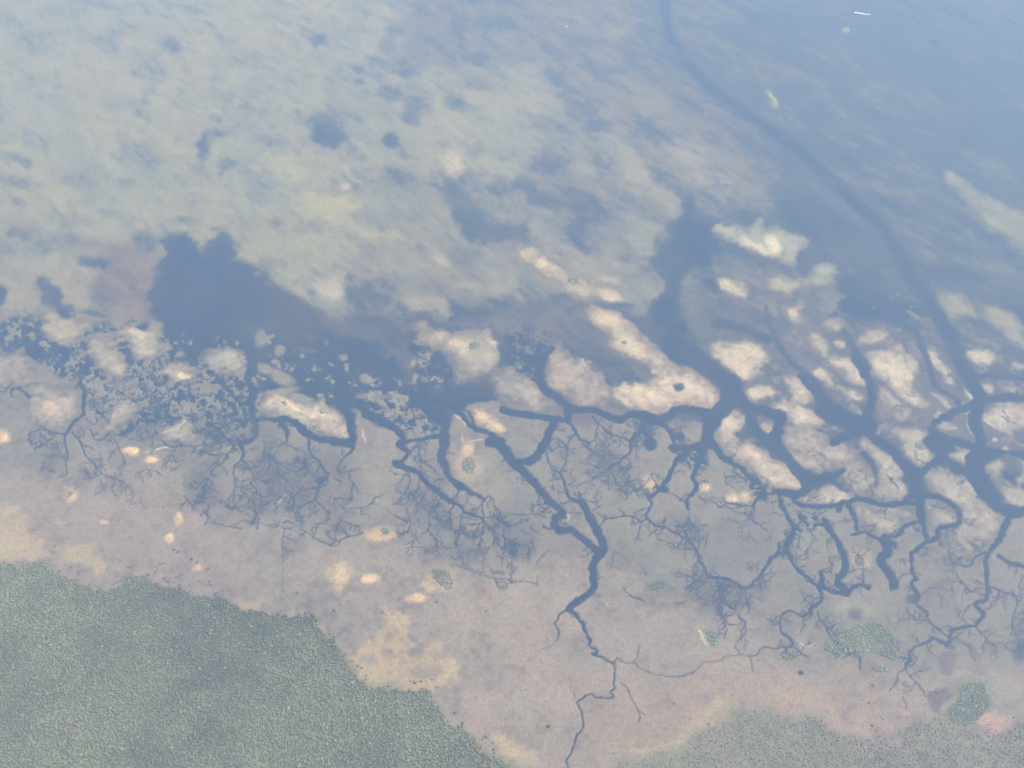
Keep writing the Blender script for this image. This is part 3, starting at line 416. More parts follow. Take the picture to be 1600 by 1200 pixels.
# dark soft mud round the creek heads
def fuzz(s, k):
    p = chaikin(pts_of(s), 2); W, sdv = poly_sdf(p, 20, 9)
    m = sm(-12, 12, sdv + 36*N2[W] + 10*N1[W])*k*(.55 + .45*sm(-.12, .16, 1.1*N1[W] + .7*NC[W]))
    blend(W, np.clip(m, 0, 1).astype(F32), .78, DARK)
    lo_, hi_ = p.min(0), p.max(0); n = int(2 + k*(hi_ - lo_).prod()/240)
    for _ in range(min(n, 22)):
        fan(RG.uniform(lo_[0], hi_[0]), RG.uniform(lo_[1], hi_[1]), RG.normal(95, 45), RG.uniform(12, 24), 1, 1.15, 34, .14, .6)
for s_, k_ in [("285,740 310,728 330,740 345,770 340,790 320,795 300,780 288,760", .8), ("368,770 400,770 440,720 480,700 490,760 470,800 400,800 375,795", .55), ("395,690 440,690 440,780 400,770", .6), ("65,690 95,685 95,740 70,745", .5), ("70,715 92,718 90,745 70,742", .5), ("115,735 142,748 135,758 120,755", .5), ("150,750 200,750 210,765 165,770", .5),
   ("205,765 230,765 228,780 210,778", .4), ("270,700 290,700 285,735 270,715", .5), ("190,665 230,660 255,690 215,690", .7), ("230,645 262,640 260,665 240,665", .6), ("480,700 540,700 560,770 540,820 480,800", .35), ("515,815 540,808 545,822 525,830", .8), ("460,760 480,770 475,790 465,785", .6), ("610,760 650,745 700,790 720,830 680,830 640,800", .55), ("640,700 690,700 695,740 650,735", .5),
   ("700,830 760,850 740,880 715,880", .55), ("718,862 742,860 738,876 720,878", .6), ("760,800 810,800 835,860 820,880 770,860", .6), ("800,845 830,848 832,870 810,875", .6), ("400,650 440,660 440,700 400,700", .55), ("300,650 400,640 400,690 330,700", .5), ("880,690 960,690 1000,760 960,760 900,730", .3), ("1080,830 1180,790 1220,800 1210,880 1130,900 1090,870", .35), ("1030,800 1090,800 1100,850 1050,835", .35),
   ("1060,910 1160,910 1180,950 1120,960 1080,945", .6), ("1170,910 1200,905 1200,935 1180,935", .6), ("1245,925 1262,920 1260,940 1245,938", .7), ("1280,955 1300,958 1295,972 1282,968", .6), ("1405,940 1445,930 1450,970 1410,970", .4), ("1440,910 1480,900 1500,960 1460,975", .3), ("1575,960 1620,960 1620,1040 1580,1020", .45), ("1480,780 1540,830 1500,860", .2), ("950,845 1000,870 1010,900 960,880", .3), ("800,760 850,790 850,830 800,830", .3), ("940,1190 960,1190", 0)]:
    if k_: fuzz(s_, min(.62, k_*.8))
poly("1466,1022 1482,1018 1500,1022 1492,1040 1486,1056 1470,1052 1466,1038", None, PURPLE, 3, 4, .8); poly("1505,1040 1530,1045 1542,1055 1520,1053", None, PURPLE, 4, 4, .6); poly("1444,1085 1462,1078 1478,1070 1494,1085 1486,1092 1470,1098 1466,1115 1456,1113", None, PURPLE, 3, 4, .85)
blob(1337, 961, 10, 8, .5, (.17, .17, .19), .7, 6, .75); blob(1425, 937, 9, 7, .3, (.2, .2, .2), .4, 3, .7); blob(1590, 1020, 9, 14, .45, (.2, .2, .22), .6, 4, .6); blob(1251, 1051, 4, 3.5, .2, (.1, .1, .14), .4, 1, 1)
for x_, y_, a_, L_, d_ in [(375,700,110,70,2),(392,756,80,45,2),(367,764,110,40,2),(330,738,120,40,2),(300,698,110,55,2),(275,697,120,40,1),(345,692,100,50,2),(410,690,70,70,2),(425,700,95,80,2),(404,735,100,60,2),(440,690,75,60,2),(515,810,80,25,1),(493,775,120,45,2),(498,721,150,40,2),(510,745,60,45,2),(470,760,100,50,2),(455,770,110,45,1),
    (533,722,110,50,1),(545,740,90,60,2),(104,740,90,15,1),(133,712,90,50,1),(158,742,110,35,2),(176,748,80,30,2),(198,757,70,20,1),(48,676,110,30,1),(60,672,100,35,1),(90,676,95,40,1),(190,708,80,30,1),(640,735,120,60,2),(661,749,150,60,2),(673,758,130,70,2),(696,780,170,60,2),(704,829,100,40,2),(706,810,130,45,2),(726,800,110,45,2),(756,815,100,60,2),(779,852,85,40,2),
    (786,826,75,50,2),(770,790,40,50,2),(756,815,70,50,2),(640,706,30,45,2),(650,690,70,50,2),(655,720,10,45,1),(640,790,110,60,2),(650,830,100,40,1),(670,800,95,60,2),(900,700,100,40,2),(915,690,60,60,2),(900,677,150,20,1),(935,662,90,60,2),(948,675,60,60,2),(961,725,140,50,2),(951,732,100,40,3),(956,742,60,40,2),(972,745,80,40,2),(985,760,120,30,1),(895,770,20,50,1),
    (960,690,100,40,2),(975,715,60,40,2),(1040,822,100,40,1),(1076,846,70,45,1),(1092,850,-80,45,2),(1088,861,-120,50,2),(1060,837,-70,40,1),(1104,898,100,40,2),(1120,903,95,60,2),(1135,906,85,55,2),(1158,919,80,40,2),(1148,911,100,50,2),(1180,908,60,30,1),(1096,900,150,40,1),(1110,900,120,50,2),(1140,950,60,60,2),(1120,960,50,60,1),(1013,797,160,40,1),(1200,830,200,60,1),(1177,791,90,30,1),
    (1160,790,170,40,1),(1425,896,170,40,1),(1432,930,30,50,1),(1470,905,60,60,1),(1456,976,170,40,1),(1485,993,30,50,2),(1508,980,70,40,2),(1522,978,40,60,2),(1543,920,10,50,1),(1526,945,190,40,1),(1580,975,60,50,2),(1560,1012,40,50,2),(1590,1000,30,40,2),(1482,850,60,50,1),(1500,870,120,40,1),(1512,845,60,40,1),(1260,960,100,30,1),(1281,968,60,40,1),(1219,975,170,25,1),(1320,890,10,30,1),
    (1240,832,30,40,1),(1330,870,60,40,1),(1350,880,100,50,1),(1270,840,80,50,1),(1295,870,70,40,1),(1360,760,100,25,1),(888,953,40,30,1),(920,925,10,20,1),(925,905,-20,15,1),(1150,788,200,40,1),(1090,772,30,40,1),(1130,740,60,40,2),(1020,740,90,30,1),(790,700,95,30,1),(860,790,120,20,1),(1600,900,120,60,2),(1410,1090,60,30,0),(1220,1000,100,30,1),(1000,936,190,20,0),(765,885,80,40,2),(800,880,95,30,2),
    (300,780,90,30,2),(325,790,70,30,2),(350,790,80,30,2),(395,790,80,30,2),(375,760,100,40,2),(430,780,100,30,2),(465,800,100,25,1),(540,815,60,30,1),(20,600,100,35,1),(150,620,30,50,2),(180,615,-10,40,1),(230,600,60,50,2),(330,640,60,40,2),(350,660,100,40,2),(300,640,60,40,2)]:
    fan(x_, y_, a_, L_*.85, d_)

for c in C:
    q = catmull(pts_of(c[0]), 3)
    if q[:, 1].mean() < 665 or max(c[1], c[2]) > 12.5 or (q[:, 1].mean() > 925 and q[:, 0].mean() < 1190): continue
    L = 0
    for i in range(1, len(q) - 1):
        L += math.hypot(*(q[i] - q[i-1]))
        if L > 11 and RG.rand() < .6:
            L = 0; d = q[i+1] - q[i-1]; a = math.degrees(math.atan2(d[1], d[0])); big = q[i][0] > 1000 or q[i][1] < 860
            fan(q[i][0], q[i][1], a + RG.choice([-1, 1])*RG.uniform(45, 95), RG.uniform(8, 26 if big else 14), 1 if big else 0, 1.25, 34, .12, .7)
for x_, y_, a_, L_ in [(1300,735,200,30),(1360,760,210,25),(1270,700,60,25),(1330,760,230,24),(1520,820,190,34),(1480,870,-40,30),(1395,815,200,26),(1385,740,120,24),(1450,700,150,22),(1390,590,60,26),(1420,630,200,24),(1560,650,20,30)]: fan(x_, y_, a_, L_, 2, 1.3, 36, .25, .7)

# ---- white shell beaches, sand mounds, thicket floors
for s_, w_ in [("248,679 262,674 275,672 286,660 300,655 312,653", 2.2), ("190,629 200,627 208,632", 2), ("228,706 245,704 265,698", 2), ("484,652 500,650 512,643", 2.2), ("428,619 445,628 460,638 474,646", 3), ("565,672 570,685 572,694", 2.4), ("722,680 722,690", 3), ("735,690 752,686 760,690", 2), ("1205,640 1215,646", 1.5), ("1262,755 1270,752 1272,745 1262,748", 1.6), ("1234,822 1233,830", 2), ("1540,797 1543,805", 2.2), ("1372,709 1378,706 1380,712", 2.2), ("1382,730 1390,728", 1.8), ("1336,655 1350,664", 1.2),
    ("1535,654 1545,662 1556,669", 1.6), ("1335,760 1337,768", 1.6), ("700,640 715,652 728,664", 2.4), ("886,800 890,808 888,816", 3), ("1250,1005 1258,1010 1272,1006", 2.2), ("1092,985 1100,1000 1108,1010", 3), ("1160,742 1170,748", 1.5), ("755,650 766,662 775,668", 4), ("435,790 440,780 447,772", 2), ("946,941 949,950", 1.6)]:
    line(s_, w_, w_*.8, None, (.74, .65, .55), .9, 1.5, .8)
MOUNDS = [(205,706,10,6,1,"bright orange-yellow oval sand patch beside the smooth western islands"),(236,718,9,5,.8,"dim oval sand patch just right of the bright western one"),(110,773,10,10,.8,"ring of sand with a green bush at its centre"),(278,813,5,10,.85,"narrow upright sand patch above a rounder one"),(265,842,6,8,.85,"small sand patch below the narrow upright one"),(3,682,12,9,.85,"sand patch cut by the left frame edge"),
   (578,905,11,7,1,"bright sand patch above the yellow sand field"),(670,918,11,7,.9,"sand patch just under the green thicket on the plain"),(652,935,13,6,.9,"flat bright sand patch below the thicket's sandy rim"),(730,702,8,11,.95,"upright bright sand patch above the ringed thicket"),(593,835,20,9,.9,"crescent of yellow sand half round a small thicket"),(1010,756,13,10,.75,"pale pinkish sand dome beside the narrow creek"),
   (1102,762,8,7,.7,"round sand dome between the two marsh creeks"),(1142,778,11,8,.75,"brightest of the sand patches south of the braided creek"),(1163,776,9,7,.6,"dim sand patch at the braided creek's bend"),(1127,786,6,5,.55,"faint little sand patch left of the bright marsh one"),(308,888,6,6,.6,"small orange sand patch among dark bushes"),(163,815,6,4,.7,"tiny white sand spot on the western plain"),(530,902,9,17,.5,"tall dull yellow sand patch by the bright round one")]
for k_, (x_, y_, a_, b_, s_, n_) in enumerate(MOUNDS): NAMES[200 + k_] = n_; blob(x_, y_, a_, b_, None, SAND if x_ < 900 else (.66, .54, .44), .7, 6, s_, 0, elev=2.0, oid=200 + k_)
for x_, y_, a_, b_ in [(733,728,20,22), (690,905,24,19), (603,831,14,10), (1345,876,16,20)]: blob(x_, y_, a_, b_, None, (.5, .42, .33), .4, 3, .7)
# low grass and scrub
for s_, c_, k_ in [("1300,985 1345,972 1372,968 1396,985 1412,1010 1406,1038 1372,1026 1340,1022 1300,1026 1276,1012", GREEN, .75), ("1212,1020 1250,1015 1262,1025 1230,1035 1215,1032", GREEN, .7), ("1355,1040 1385,1042 1395,1052 1370,1054", GREEN, .7), ("1300,940 1360,945 1400,970 1340,965 1310,960", LIME, .35), ("1098,982 1120,985 1128,1005 1112,1012", GREEN, .8), ("1012,906 1040,906 1046,922 1020,926", GREEN, .7), ("1475,1070 1530,1058 1548,1085 1548,1112 1512,1138 1480,1132 1470,1110 1500,1086", GREEN, .85),
    ("1512,1112 1530,1109 1550,1120 1575,1114 1582,1130 1556,1152 1545,1152 1530,1135", PINK, .95), ("430,905 480,930 470,950 430,940", (.30, .28, .26), .5), ("380,890 420,870 440,890 400,905", (.31, .30, .27), .5), ("930,880 960,890 950,930 930,915", (.26, .27, .22), .5), ("965,825 985,830 975,850 955,845", (.27, .28, .24), .5)]:
    poly(s_, None, c_, 5, 6, k_, noise=10)
FOREST = "-130,868 0,880 40,885 80,880 108,903 130,920 186,923 200,905 220,897 246,904 262,922 300,930 345,934 370,954 402,948 440,962 490,962 506,990 530,1015 545,1040 560,1066 590,1075 640,1086 665,1080 682,1106 706,1130 732,1146 752,1175 790,1192 822,1210 860,1330 -130,1330"
SCRUB = "965,1198 1000,1182 1060,1172 1082,1150 1122,1130 1150,1112 1200,1110 1280,1125 1320,1146 1350,1166 1400,1155 1420,1132 1470,1125 1490,1132 1515,1140 1540,1156 1560,1152 1590,1130 1640,1115 1720,1115 1720,1330 900,1330"
poly(FOREST, None, (.235, .25, .19), 10, 10, .95, n=1, noise=22); poly(SCRUB, None, (.26, .265, .215), 16, 10, .9, n=1, noise=30)

# ---- natural variation of the ground
up = sm(640, 420, Y); lo = 1 - up
tuft = sm(.10, .24, N1 + .35*N2 + .3*N3)*(1 - up)*(OID < 10)*sm(.8, 1, P)
COL *= 1 - tuft[..., None]*np.array([.24, .17, .20], F32)
var = 1 + up*(NS*.6 + NS2*.35 + NB*.45 + NSF*.55 + N1*.25)*sm(.2, .7, P) + lo*(N1*.60 + N2*.55 + N3*.30)
NT = fbm(GXf, GYf, 95, 141, 4, .6) - .5
tint = np.stack([1 + N3*.06 + NT*.10, 1 - NT*.03, 1 - N3*.06 + NT*.04], -1)
COL *= np.where(OID >= 10, 1 + .5*N2 + .35*NS, 1)[..., None]*np.clip(var, .35, 1.8)[..., None]*tint
COL *= (1 + up*(1.1*np.clip(NM - .03, 0, .3) - .5*np.clip(-NM - .05, 0, .3)))[..., None]
flat = up*sm(.4, .8, P)
COL *= 1 - flat[..., None]*np.clip((NS2 + .02)[..., None]*np.array([.3, .15, -.25]), -.2, .25)
isl = (OID >= 10)
P -= (up*sm(.1, .4, P)*(.5*NS + .4*NS2 + .65*NB + .5*NSF + .3*N1 + .75*NM)*np.where(isl, .5, 1.0)).astype(F32)
P -= ((1 - up)*sm(.12, .3, P)*sm(.75, .4, P)*(.8*NB + .5*N1)).astype(F32)
P += (sm(.3, .05, P)*np.clip(.6*NB + .45*NS2 + .3*N3 + .02, 0, .26)*(.45 + .55*up)).astype(F32)
wetrim = sm(.35, .95, P)                              # damp rim along every shore
P = np.clip(P, 0, 1)
COL *= np.array([.505, .465, .36], F32)*(1 - up[..., None]*np.array([.12, .12, .25], F32))
WATER_C = np.array([.014, .022, .036], F32)
f_ = (P**1.15)[..., None]                             # how much of the bed shows
ALB = WATER_C*(1 - f_) + COL*(.62 + .38*P[..., None])*f_
ALB = np.clip(ALB, .01, .92)
Z = (sm(.45, 1.0, P)*1.3 + ELEV*sm(.5, .9, P) + sm(.5, .8, P)*(N1*.5 + N2*.8))*sm(.45, .55, P)

# water lies level right up to its edge
_w = (P[:-1, :-1] + P[1:, :-1] + P[:-1, 1:] + P[1:, 1:])/4 < .5
for _i in (slice(0, -1), slice(1, None)):
    for _j in (slice(0, -1), slice(1, None)): Z[_i, _j][_w] = 0
# FIELDS-END

# ------------------------------------------------------------------ materials
def nodes(name):
    m = bpy.data.materials.new(name); m.use_nodes = True; t = m.node_tree; t.nodes.clear()
    o = t.nodes.new("ShaderNodeOutputMaterial"); b = t.nodes.new("ShaderNodeBsdfPrincipled"); t.links.new(b.outputs[0], o.inputs[0])
    return m, t, b
def attr(t, n):
    a = t.nodes.new("ShaderNodeAttribute"); a.attribute_name = n; return a
def noise(t, scale, det=4, rough=.6):
    c = t.nodes.new("ShaderNodeTexCoord"); n = t.nodes.new("ShaderNodeTexNoise")
    n.inputs['Scale'].default_value = scale; n.inputs['Detail'].default_value = det; n.inputs['Roughness'].default_value = rough
    t.links.new(c.outputs['Object'], n.inputs['Vector']); return n
def ramp(t, src, lo, hi, a, b):
    r = t.nodes.new("ShaderNodeMapRange"); r.inputs[1].default_value = lo; r.inputs[2].default_value = hi; r.inputs[3].default_value = a; r.inputs[4].default_value = b
    t.links.new(src, r.inputs[0]); return r.outputs[0]
def times(t, col, fac):
    v = t.nodes.new("ShaderNodeVectorMath"); v.operation = 'SCALE'; t.links.new(col, v.inputs[0]); t.links.new(fac, v.inputs['Scale']); return v.outputs[0]
# ground: surveyed soil colour, broken up by grain and tufts
M_LAND, t, b = nodes("soil")
n1 = noise(t, .22, 5, .7)
t.links.new(times(t, attr(t, "albedo").outputs['Color'], ramp(t, n1.outputs['Fac'], .3, .7, .68, 1.32)), b.inputs['Base Color'])
b.inputs['Roughness'].default_value = .92; b.inputs['Specular IOR Level'].default_value = .2
bp = t.nodes.new("ShaderNodeBump"); bp.inputs['Strength'].default_value = .5; bp.inputs['Distance'].default_value = 1.2
t.links.new(n1.outputs['Fac'], bp.inputs['Height']); t.links.new(bp.outputs[0], b.inputs['Normal'])
# water: silty, its colour set by depth and bed; small wind waves
M_WATER, t, b = nodes("water")
n1 = noise(t, .05, 3, .6)
t.links.new(times(t, attr(t, "albedo").outputs['Color'], ramp(t, n1.outputs['Fac'], .3, .7, .93, 1.07)), b.inputs['Base Color'])
b.inputs['Roughness'].default_value = .22; b.inputs['IOR'].default_value = 1.33
n2 = noise(t, .6, 2); bp = t.nodes.new("ShaderNodeBump"); bp.inputs['Strength'].default_value = .15; bp.inputs['Distance'].default_value = .15
t.links.new(n2.outputs['Fac'], bp.inputs['Height']); t.links.new(bp.outputs[0], b.inputs['Normal'])
def leafmat(name):
    m, t, b = nodes(name); n = noise(t, .9, 3)
    t.links.new(times(t, attr(t, "leaf").outputs['Color'], ramp(t, n.outputs['Fac'], .3, .7, .7, 1.3)), b.inputs['Base Color'])
    b.inputs['Roughness'].default_value = .8; b.inputs['Specular IOR Level'].default_value = .15; return m
M_LEAF = leafmat("leaves")
def plain(name, col, rough=.6):
    m, t, b = nodes(name); n = noise(t, 3.0)
    c = t.nodes.new("ShaderNodeRGB"); c.outputs[0].default_value = (*col, 1)
    t.links.new(times(t, c.outputs[0], ramp(t, n.outputs['Fac'], .3, .7, .9, 1.1)), b.inputs['Base Color']); b.inputs['Roughness'].default_value = rough; return m

def link(o): SC.collection.objects.link(o); return o
def tag(o, label=None, cat=None, group=None, kind=None):
    for k, v in (("label", label), ("category", cat), ("group", group), ("kind", kind)):
        if v: o[k] = v
    return o
def mesh_np(name, V, F, mat, attrs=None, smooth=True):
    me = bpy.data.meshes.new(name); k = F.shape[1]
    me.vertices.add(len(V)); me.vertices.foreach_set("co", np.ascontiguousarray(V, np.float32).ravel())
    me.loops.add(F.size); me.loops.foreach_set("vertex_index", np.ascontiguousarray(F, np.int32).ravel())
    me.polygons.add(len(F)); me.polygons.foreach_set("loop_start", np.arange(0, F.size, k, dtype=np.int32))
    me.update(calc_edges=True)
    me.polygons.foreach_set("use_smooth", np.full(len(F), smooth, bool))
    for an, c in (attrs or {}).items():
        a = me.attributes.new(an, 'FLOAT_COLOR', 'POINT')
        a.data.foreach_set("color", np.ascontiguousarray(np.c_[c, np.ones(len(c))], np.float32).ravel())
    me.materials.append(mat); me.validate(); return me

# ------------------------------------------------------------------ ground and water, cut along the shores
def largest_piece(mask):
    """keeps the biggest connected patch of cells"""
    lab = np.zeros(mask.shape, np.int32); best, bn, cur = 0, 0, 0
    H, W = mask.shape
    for i, j in zip(*np.nonzero(mask)):
        if lab[i, j]: continue
        cur += 1; st = [(i, j)]; lab[i, j] = cur; n = 0
        while st:
            a, c = st.pop(); n += 1
            for a2, c2 in ((a+1, c), (a-1, c), (a, c+1), (a, c-1)):
                if 0 <= a2 < H and 0 <= c2 < W and mask[a2, c2] and not lab[a2, c2]: lab[a2, c2] = cur; st.append((a2, c2))
        if n > bn: bn, best = n, cur
    return lab == best
PF = (P[:-1, :-1] + P[1:, :-1] + P[:-1, 1:] + P[1:, 1:])/4
FID = OID[:-1, :-1].copy()
FID[(FID == 0) & (Y[:-1, :-1] < 505)] = 1
FID[PF < .5] = -1
for i in [q for q in NAMES]:
    ij = np.nonzero(FID == i)
    if len(ij[0]) == 0: continue
    W = slice(ij[0].min(), ij[0].max() + 1), slice(ij[1].min(), ij[1].max() + 1)
    m = FID[W] == i; keep = largest_piece(m)
    base = 0 if Y[ij[0][0], 0] > 505 else 1
    FID[W][m & ~keep] = base
VV = np.stack([GX, GY, Z], -1).reshape(-1, 3); CC = ALB.reshape(-1, 3)
idx = np.arange(NX*NY).reshape(NY, NX)
QUADS = np.stack([idx[1:, :-1], idx[1:, 1:], idx[:-1, 1:], idx[:-1, :-1]], -1).reshape(-1, 4)
FIDF = FID.ravel()
def cut(i, name, mat, center=False):
    q = QUADS[FIDF == i]
    if len(q) < 4: return None
    u, inv = np.unique(q.ravel(), return_inverse=True)
    V = VV[u].copy(); c = np.zeros(3)
    if center: c = np.array([V[:, 0].mean(), V[:, 1].mean(), 0]); V -= c
    o = link(bpy.data.objects.new(name, mesh_np(name, V, inv.reshape(-1, 4), mat, {"albedo": CC[u]}))); o.location = c
    return o
tag(cut(-1, "water", M_WATER), kind="structure", label="open water, tidal channels and winding creeks")
tag(cut(0, "marsh_ground", M_LAND), kind="structure", label="grey-pink tidal marsh and grass plain")
tag(cut(1, "shoal_ground", M_LAND), kind="structure", label="pale streaked tidal flats and shoals")
for i, n, g in ISL:
    o = cut(i, "island", M_LAND, True)
    if o: tag(o, n, "island", g)
for k in range(len(MOUNDS)):
    o = cut(200 + k, "sand_patch", M_LAND, True)
    if o: tag(o, MOUNDS[k][5], "sand patch", "sand patches on the marsh plain")
# the sea and land beyond, out to the horizon
q = 40000.0
M_FAR, t, b = nodes("far_water"); b.inputs['Base Color'].default_value = (.05, .07, .085, 1); b.inputs['Roughness'].default_value = .3
tag(link(bpy.data.objects.new("far_water", mesh_np("far_water", np.array([[-q, -q, -1.5], [q, -q, -1.5], [q, q, -1.5], [-q, q, -1.5]]), np.array([[0, 1, 2, 3]]), M_FAR))), kind="structure")

# ------------------------------------------------------------------ woods
ph = (1 + 5**.5)/2
ICO = np.array([[-1, ph, 0], [1, ph, 0], [-1, -ph, 0], [1, -ph, 0], [0, -1, ph], [0, 1, ph], [0, -1, -ph], [0, 1, -ph], [ph, 0, -1], [ph, 0, 1], [-ph, 0, -1], [-ph, 0, 1]])/math.hypot(1, ph)
ICF = np.array([[0,11,5],[0,5,1],[0,1,7],[0,7,10],[0,10,11],[1,5,9],[5,11,4],[11,10,2],[10,7,6],[7,1,8],[3,9,4],[3,4,2],[3,2,6],[3,6,8],[3,8,9],[4,9,5],[2,4,11],[6,2,10],[8,6,7],[9,8,1]])
def inside_poly(p, x, y):
    r = np.zeros(x.shape, bool)
    for i in range(len(p)):
        a, b_ = p[i], p[(i + 1) % len(p)]
        if a[1] != b_[1]: r ^= ((a[1] > y) != (b_[1] > y)) & (x < (b_[0] - a[0])*(y - a[1])/(b_[1] - a[1]) + a[0])
    return r
def sheet(x, y):                                      # metres on the ground -> survey sheet
    cp, sp = math.cos(PITCH), math.sin(PITCH)
    f = y*cp + ALT*sp; return 800 + FL*x/f, 600 - FL*(y*sp - ALT*cp)/f
def at_grid(A, u, v):
    return A[np.clip(np.searchsorted(vs, v), 0, NY - 1), np.clip(np.searchsorted(us, u), 0, NX - 1)]
def scatter(s, spacing, rg, vmax=1222, ragged=5.0, thin=1.0, gaps=0.0, fringe=0.0):
    p = chaikin(pts_of(s), 1); gx, gy = ground(p[:, 0], np.minimum(p[:, 1], vmax))
    xs = np.arange(gx.min(), gx.max(), spacing); ys = np.arange(gy.min(), gy.max(), spacing*.87)
    xx, yy = np.meshgrid(xs, ys); xx[1::2] += spacing/2
    xx = xx.ravel() + rg.uniform(-.42, .42, xx.size)*spacing; yy = yy.ravel() + rg.uniform(-.42, .42, yy.size)*spacing
    u, v = sheet(xx, yy); ok = (v < vmax) & (u > -60) & (u < 1660)
    xx, yy, u, v = xx[ok], yy[ok], u[ok], v[ok]
    wx = at_grid(WX, u, v)*ragged; wy = at_grid(WY, u, v)*ragged
    ok = inside_poly(p, u + wx, v + wy) & (rg.rand(len(u)) < thin)
    ok &= ~((at_grid(N2, u, v) + .8*at_grid(N1, u, v) > .2) & (rg.rand(len(u)) < gaps))
    if fringe: ok |= inside_poly(p, u + 4*wx - 3, v + 4*wy + 9) & (rg.rand(len(u)) < fringe)
    return xx[ok], yy[ok], u[ok], v[ok]
def trees(x, y, rad, hgt, col, rg, lobes=3, trunks=True):
    """crowns of several ragged lobes on a tapered trunk"""
    n = len(x); Vs, Fs, Cs = [], [], []; base = 0
    z0 = at_grid(Z, *sheet(x, y))
    for k in range(lobes):
        a = rg.uniform(0, 2*math.pi, n); off = rad*rg.uniform(.25, .6, n)*(k > 0)
        r = rad*(rg.uniform(.75, 1.0, n) if k == 0 else rg.uniform(.45, .75, n))
        c = np.stack([x + off*np.cos(a), y + off*np.sin(a), z0 + hgt*rg.uniform(.55, .8, n) + (k == 0)*hgt*.05], 1)
        jit = rg.uniform(.72, 1.25, (n, 12, 1)); th = rg.uniform(0, 6.28, n); ct, st = np.cos(th)[:, None], np.sin(th)[:, None]
        v = np.stack([ICO[None, :, 0]*ct - ICO[None, :, 1]*st, ICO[None, :, 0]*st + ICO[None, :, 1]*ct, np.broadcast_to(ICO[None, :, 2]*.6, (n, 12))], -1)*jit
        v = v*r[:, None, None] + c[:, None, :]
        Vs.append(v.reshape(-1, 3)); Fs.append((ICF[None] + base + 12*np.arange(n)[:, None, None]).reshape(-1, 3)); base += 12*n
        Cs.append(np.repeat(col*rg.uniform(.8, 1.2, (n, 1)), 12, 0))
    if trunks:
        ang = np.arange(3)*2.094
        ring = lambda rr, zz: np.stack([x[:, None] + rr[:, None]*np.cos(ang), y[:, None] + rr[:, None]*np.sin(ang), np.repeat((zz)[:, None], 3, 1)], -1)
        v = np.concatenate([ring(rad*.1, z0 - .3), ring(rad*.05, z0 + hgt*.6)], 1)
        f = np.array([[0, 1, 4], [0, 4, 3], [1, 2, 5], [1, 5, 4], [2, 0, 3], [2, 3, 5]])
        Vs.append(v.reshape(-1, 3)); Fs.append((f[None] + base + 6*np.arange(n)[:, None, None]).reshape(-1, 3)); Cs.append(np.tile([[.09, .07, .05]], (6*n, 1)))
    return np.concatenate(Vs), np.concatenate(Fs), np.concatenate(Cs)
def wood(name, s, spacing, rad, hgt, col, seed, var=.25, **kw):
    rg = np.random.RandomState(seed); lob = kw.pop('lobes', 3); tr = kw.pop('trunks', True)
    x, y, u, v = scatter(s, spacing, rg, **kw); n = len(x)
    b1 = at_grid(N3, u, v)*.9 + at_grid(N2, u, v)*.6
    c = np.array(col)*(1 + rg.normal(0, var, (n, 1))*.6 + b1[:, None]*1.0)*(1 + rg.normal(0, .06, (n, 3)))
    old = rg.rand(n) < .004; c[old] = np.array(col)*np.array([2.1, 1.9, 1.4])
    big = np.where(rg.rand(n) < .015, 1.4, 1.0)
    V, F, C_ = trees(x, y, big*rad*rg.uniform(.6, 1.35, n), big*hgt*rg.uniform(.75, 1.2, n), np.clip(c, .015, .5), rg, lob, tr)
    return V, F, C_, n
V, F, C_, n = wood("forest", FOREST, 4.2, 3.1, 3.0, (.122, .128, .061), 3, var=.17, lobes=1, trunks=False, ragged=14, gaps=.5, fringe=.07)
tag(link(bpy.data.objects.new("forest", mesh_np("forest", V, F, M_LEAF, {"leaf": C_}, True))), kind="stuff", label="dense green coastal forest filling the lower left corner")
V, F, C_, n = wood("scrub", SCRUB, 4.8, 1.9, 1.1, (.13, .133, .078), 4, ragged=20, thin=.55, gaps=.6, fringe=.10, lobes=1, trunks=False)
tag(link(bpy.data.objects.new("scrub_forest", mesh_np("scrub_forest", V, F, M_LEAF, {"leaf": C_}, True))), kind="stuff", label="grey-green open scrub forest along the lower right edge")
def ell(cx, cy, a, b_, n=10): return " ".join(f"{cx + a*math.cos(k*6.2832/n):.1f},{cy + b_*math.sin(k*6.2832/n):.1f}" for k in range(n))
THICK = [(ell(733,728,11,14), "oval green thicket ringed by sand, beside the pale upright sand patch"), (ell(602,831,8,6), "small thicket inside the crescent of yellow sand"), ("672,892 690,890 706,898 710,915 700,922 684,912", "green thicket with sand patches on its lower left side"),
   (ell(1030,915,15,8), "low green thicket near the short dark ditch"), (ell(110,773,4,4), "tiny green bush clump inside the sand ring"), ("1100,985 1116,988 1126,1004 1116,1011 1106,1000", "slanting green thicket edged by white sand"), (ell(1343,876,7,11), "upright thicket on the pale dome between two channels"),
   ("1500,1072 1530,1062 1545,1085 1545,1110 1515,1136 1488,1130 1476,1110 1502,1092", "large dark green grove beside the pink bare patch"), ("1300,990 1345,976 1372,972 1392,986 1408,1010 1402,1034 1372,1022 1340,1018 1304,1022 1284,1012", "wide green thicket cut off by the widened creek"), ("1216,1022 1248,1016 1258,1024 1230,1033", "low thicket by the creek loop's outlet"), ("1358,1042 1384,1043 1392,1051 1370,1052", "narrow thicket below the wide green one"),
   (ell(742,540,9,6), "round green thicket on the broad pale island at the lagoon's mouth"), (ell(445,631,5,4), "small bush clump at the long sandy island's north end"), (ell(490,667,12,4), "flat bush clump on the long sandy island's south shore"), (ell(505,645,6,3), "little bush clump on the long sandy island's beach ridge"), (ell(1392,750,4,4), "tiny bush clump on the island with white shell ridges"), (ell(895,440,10,5), "greenish bush clump on the bright sandbank with the white tip"), (ell(975,536,4,3), "tiny bush clump on the long pinkish sandbank")]
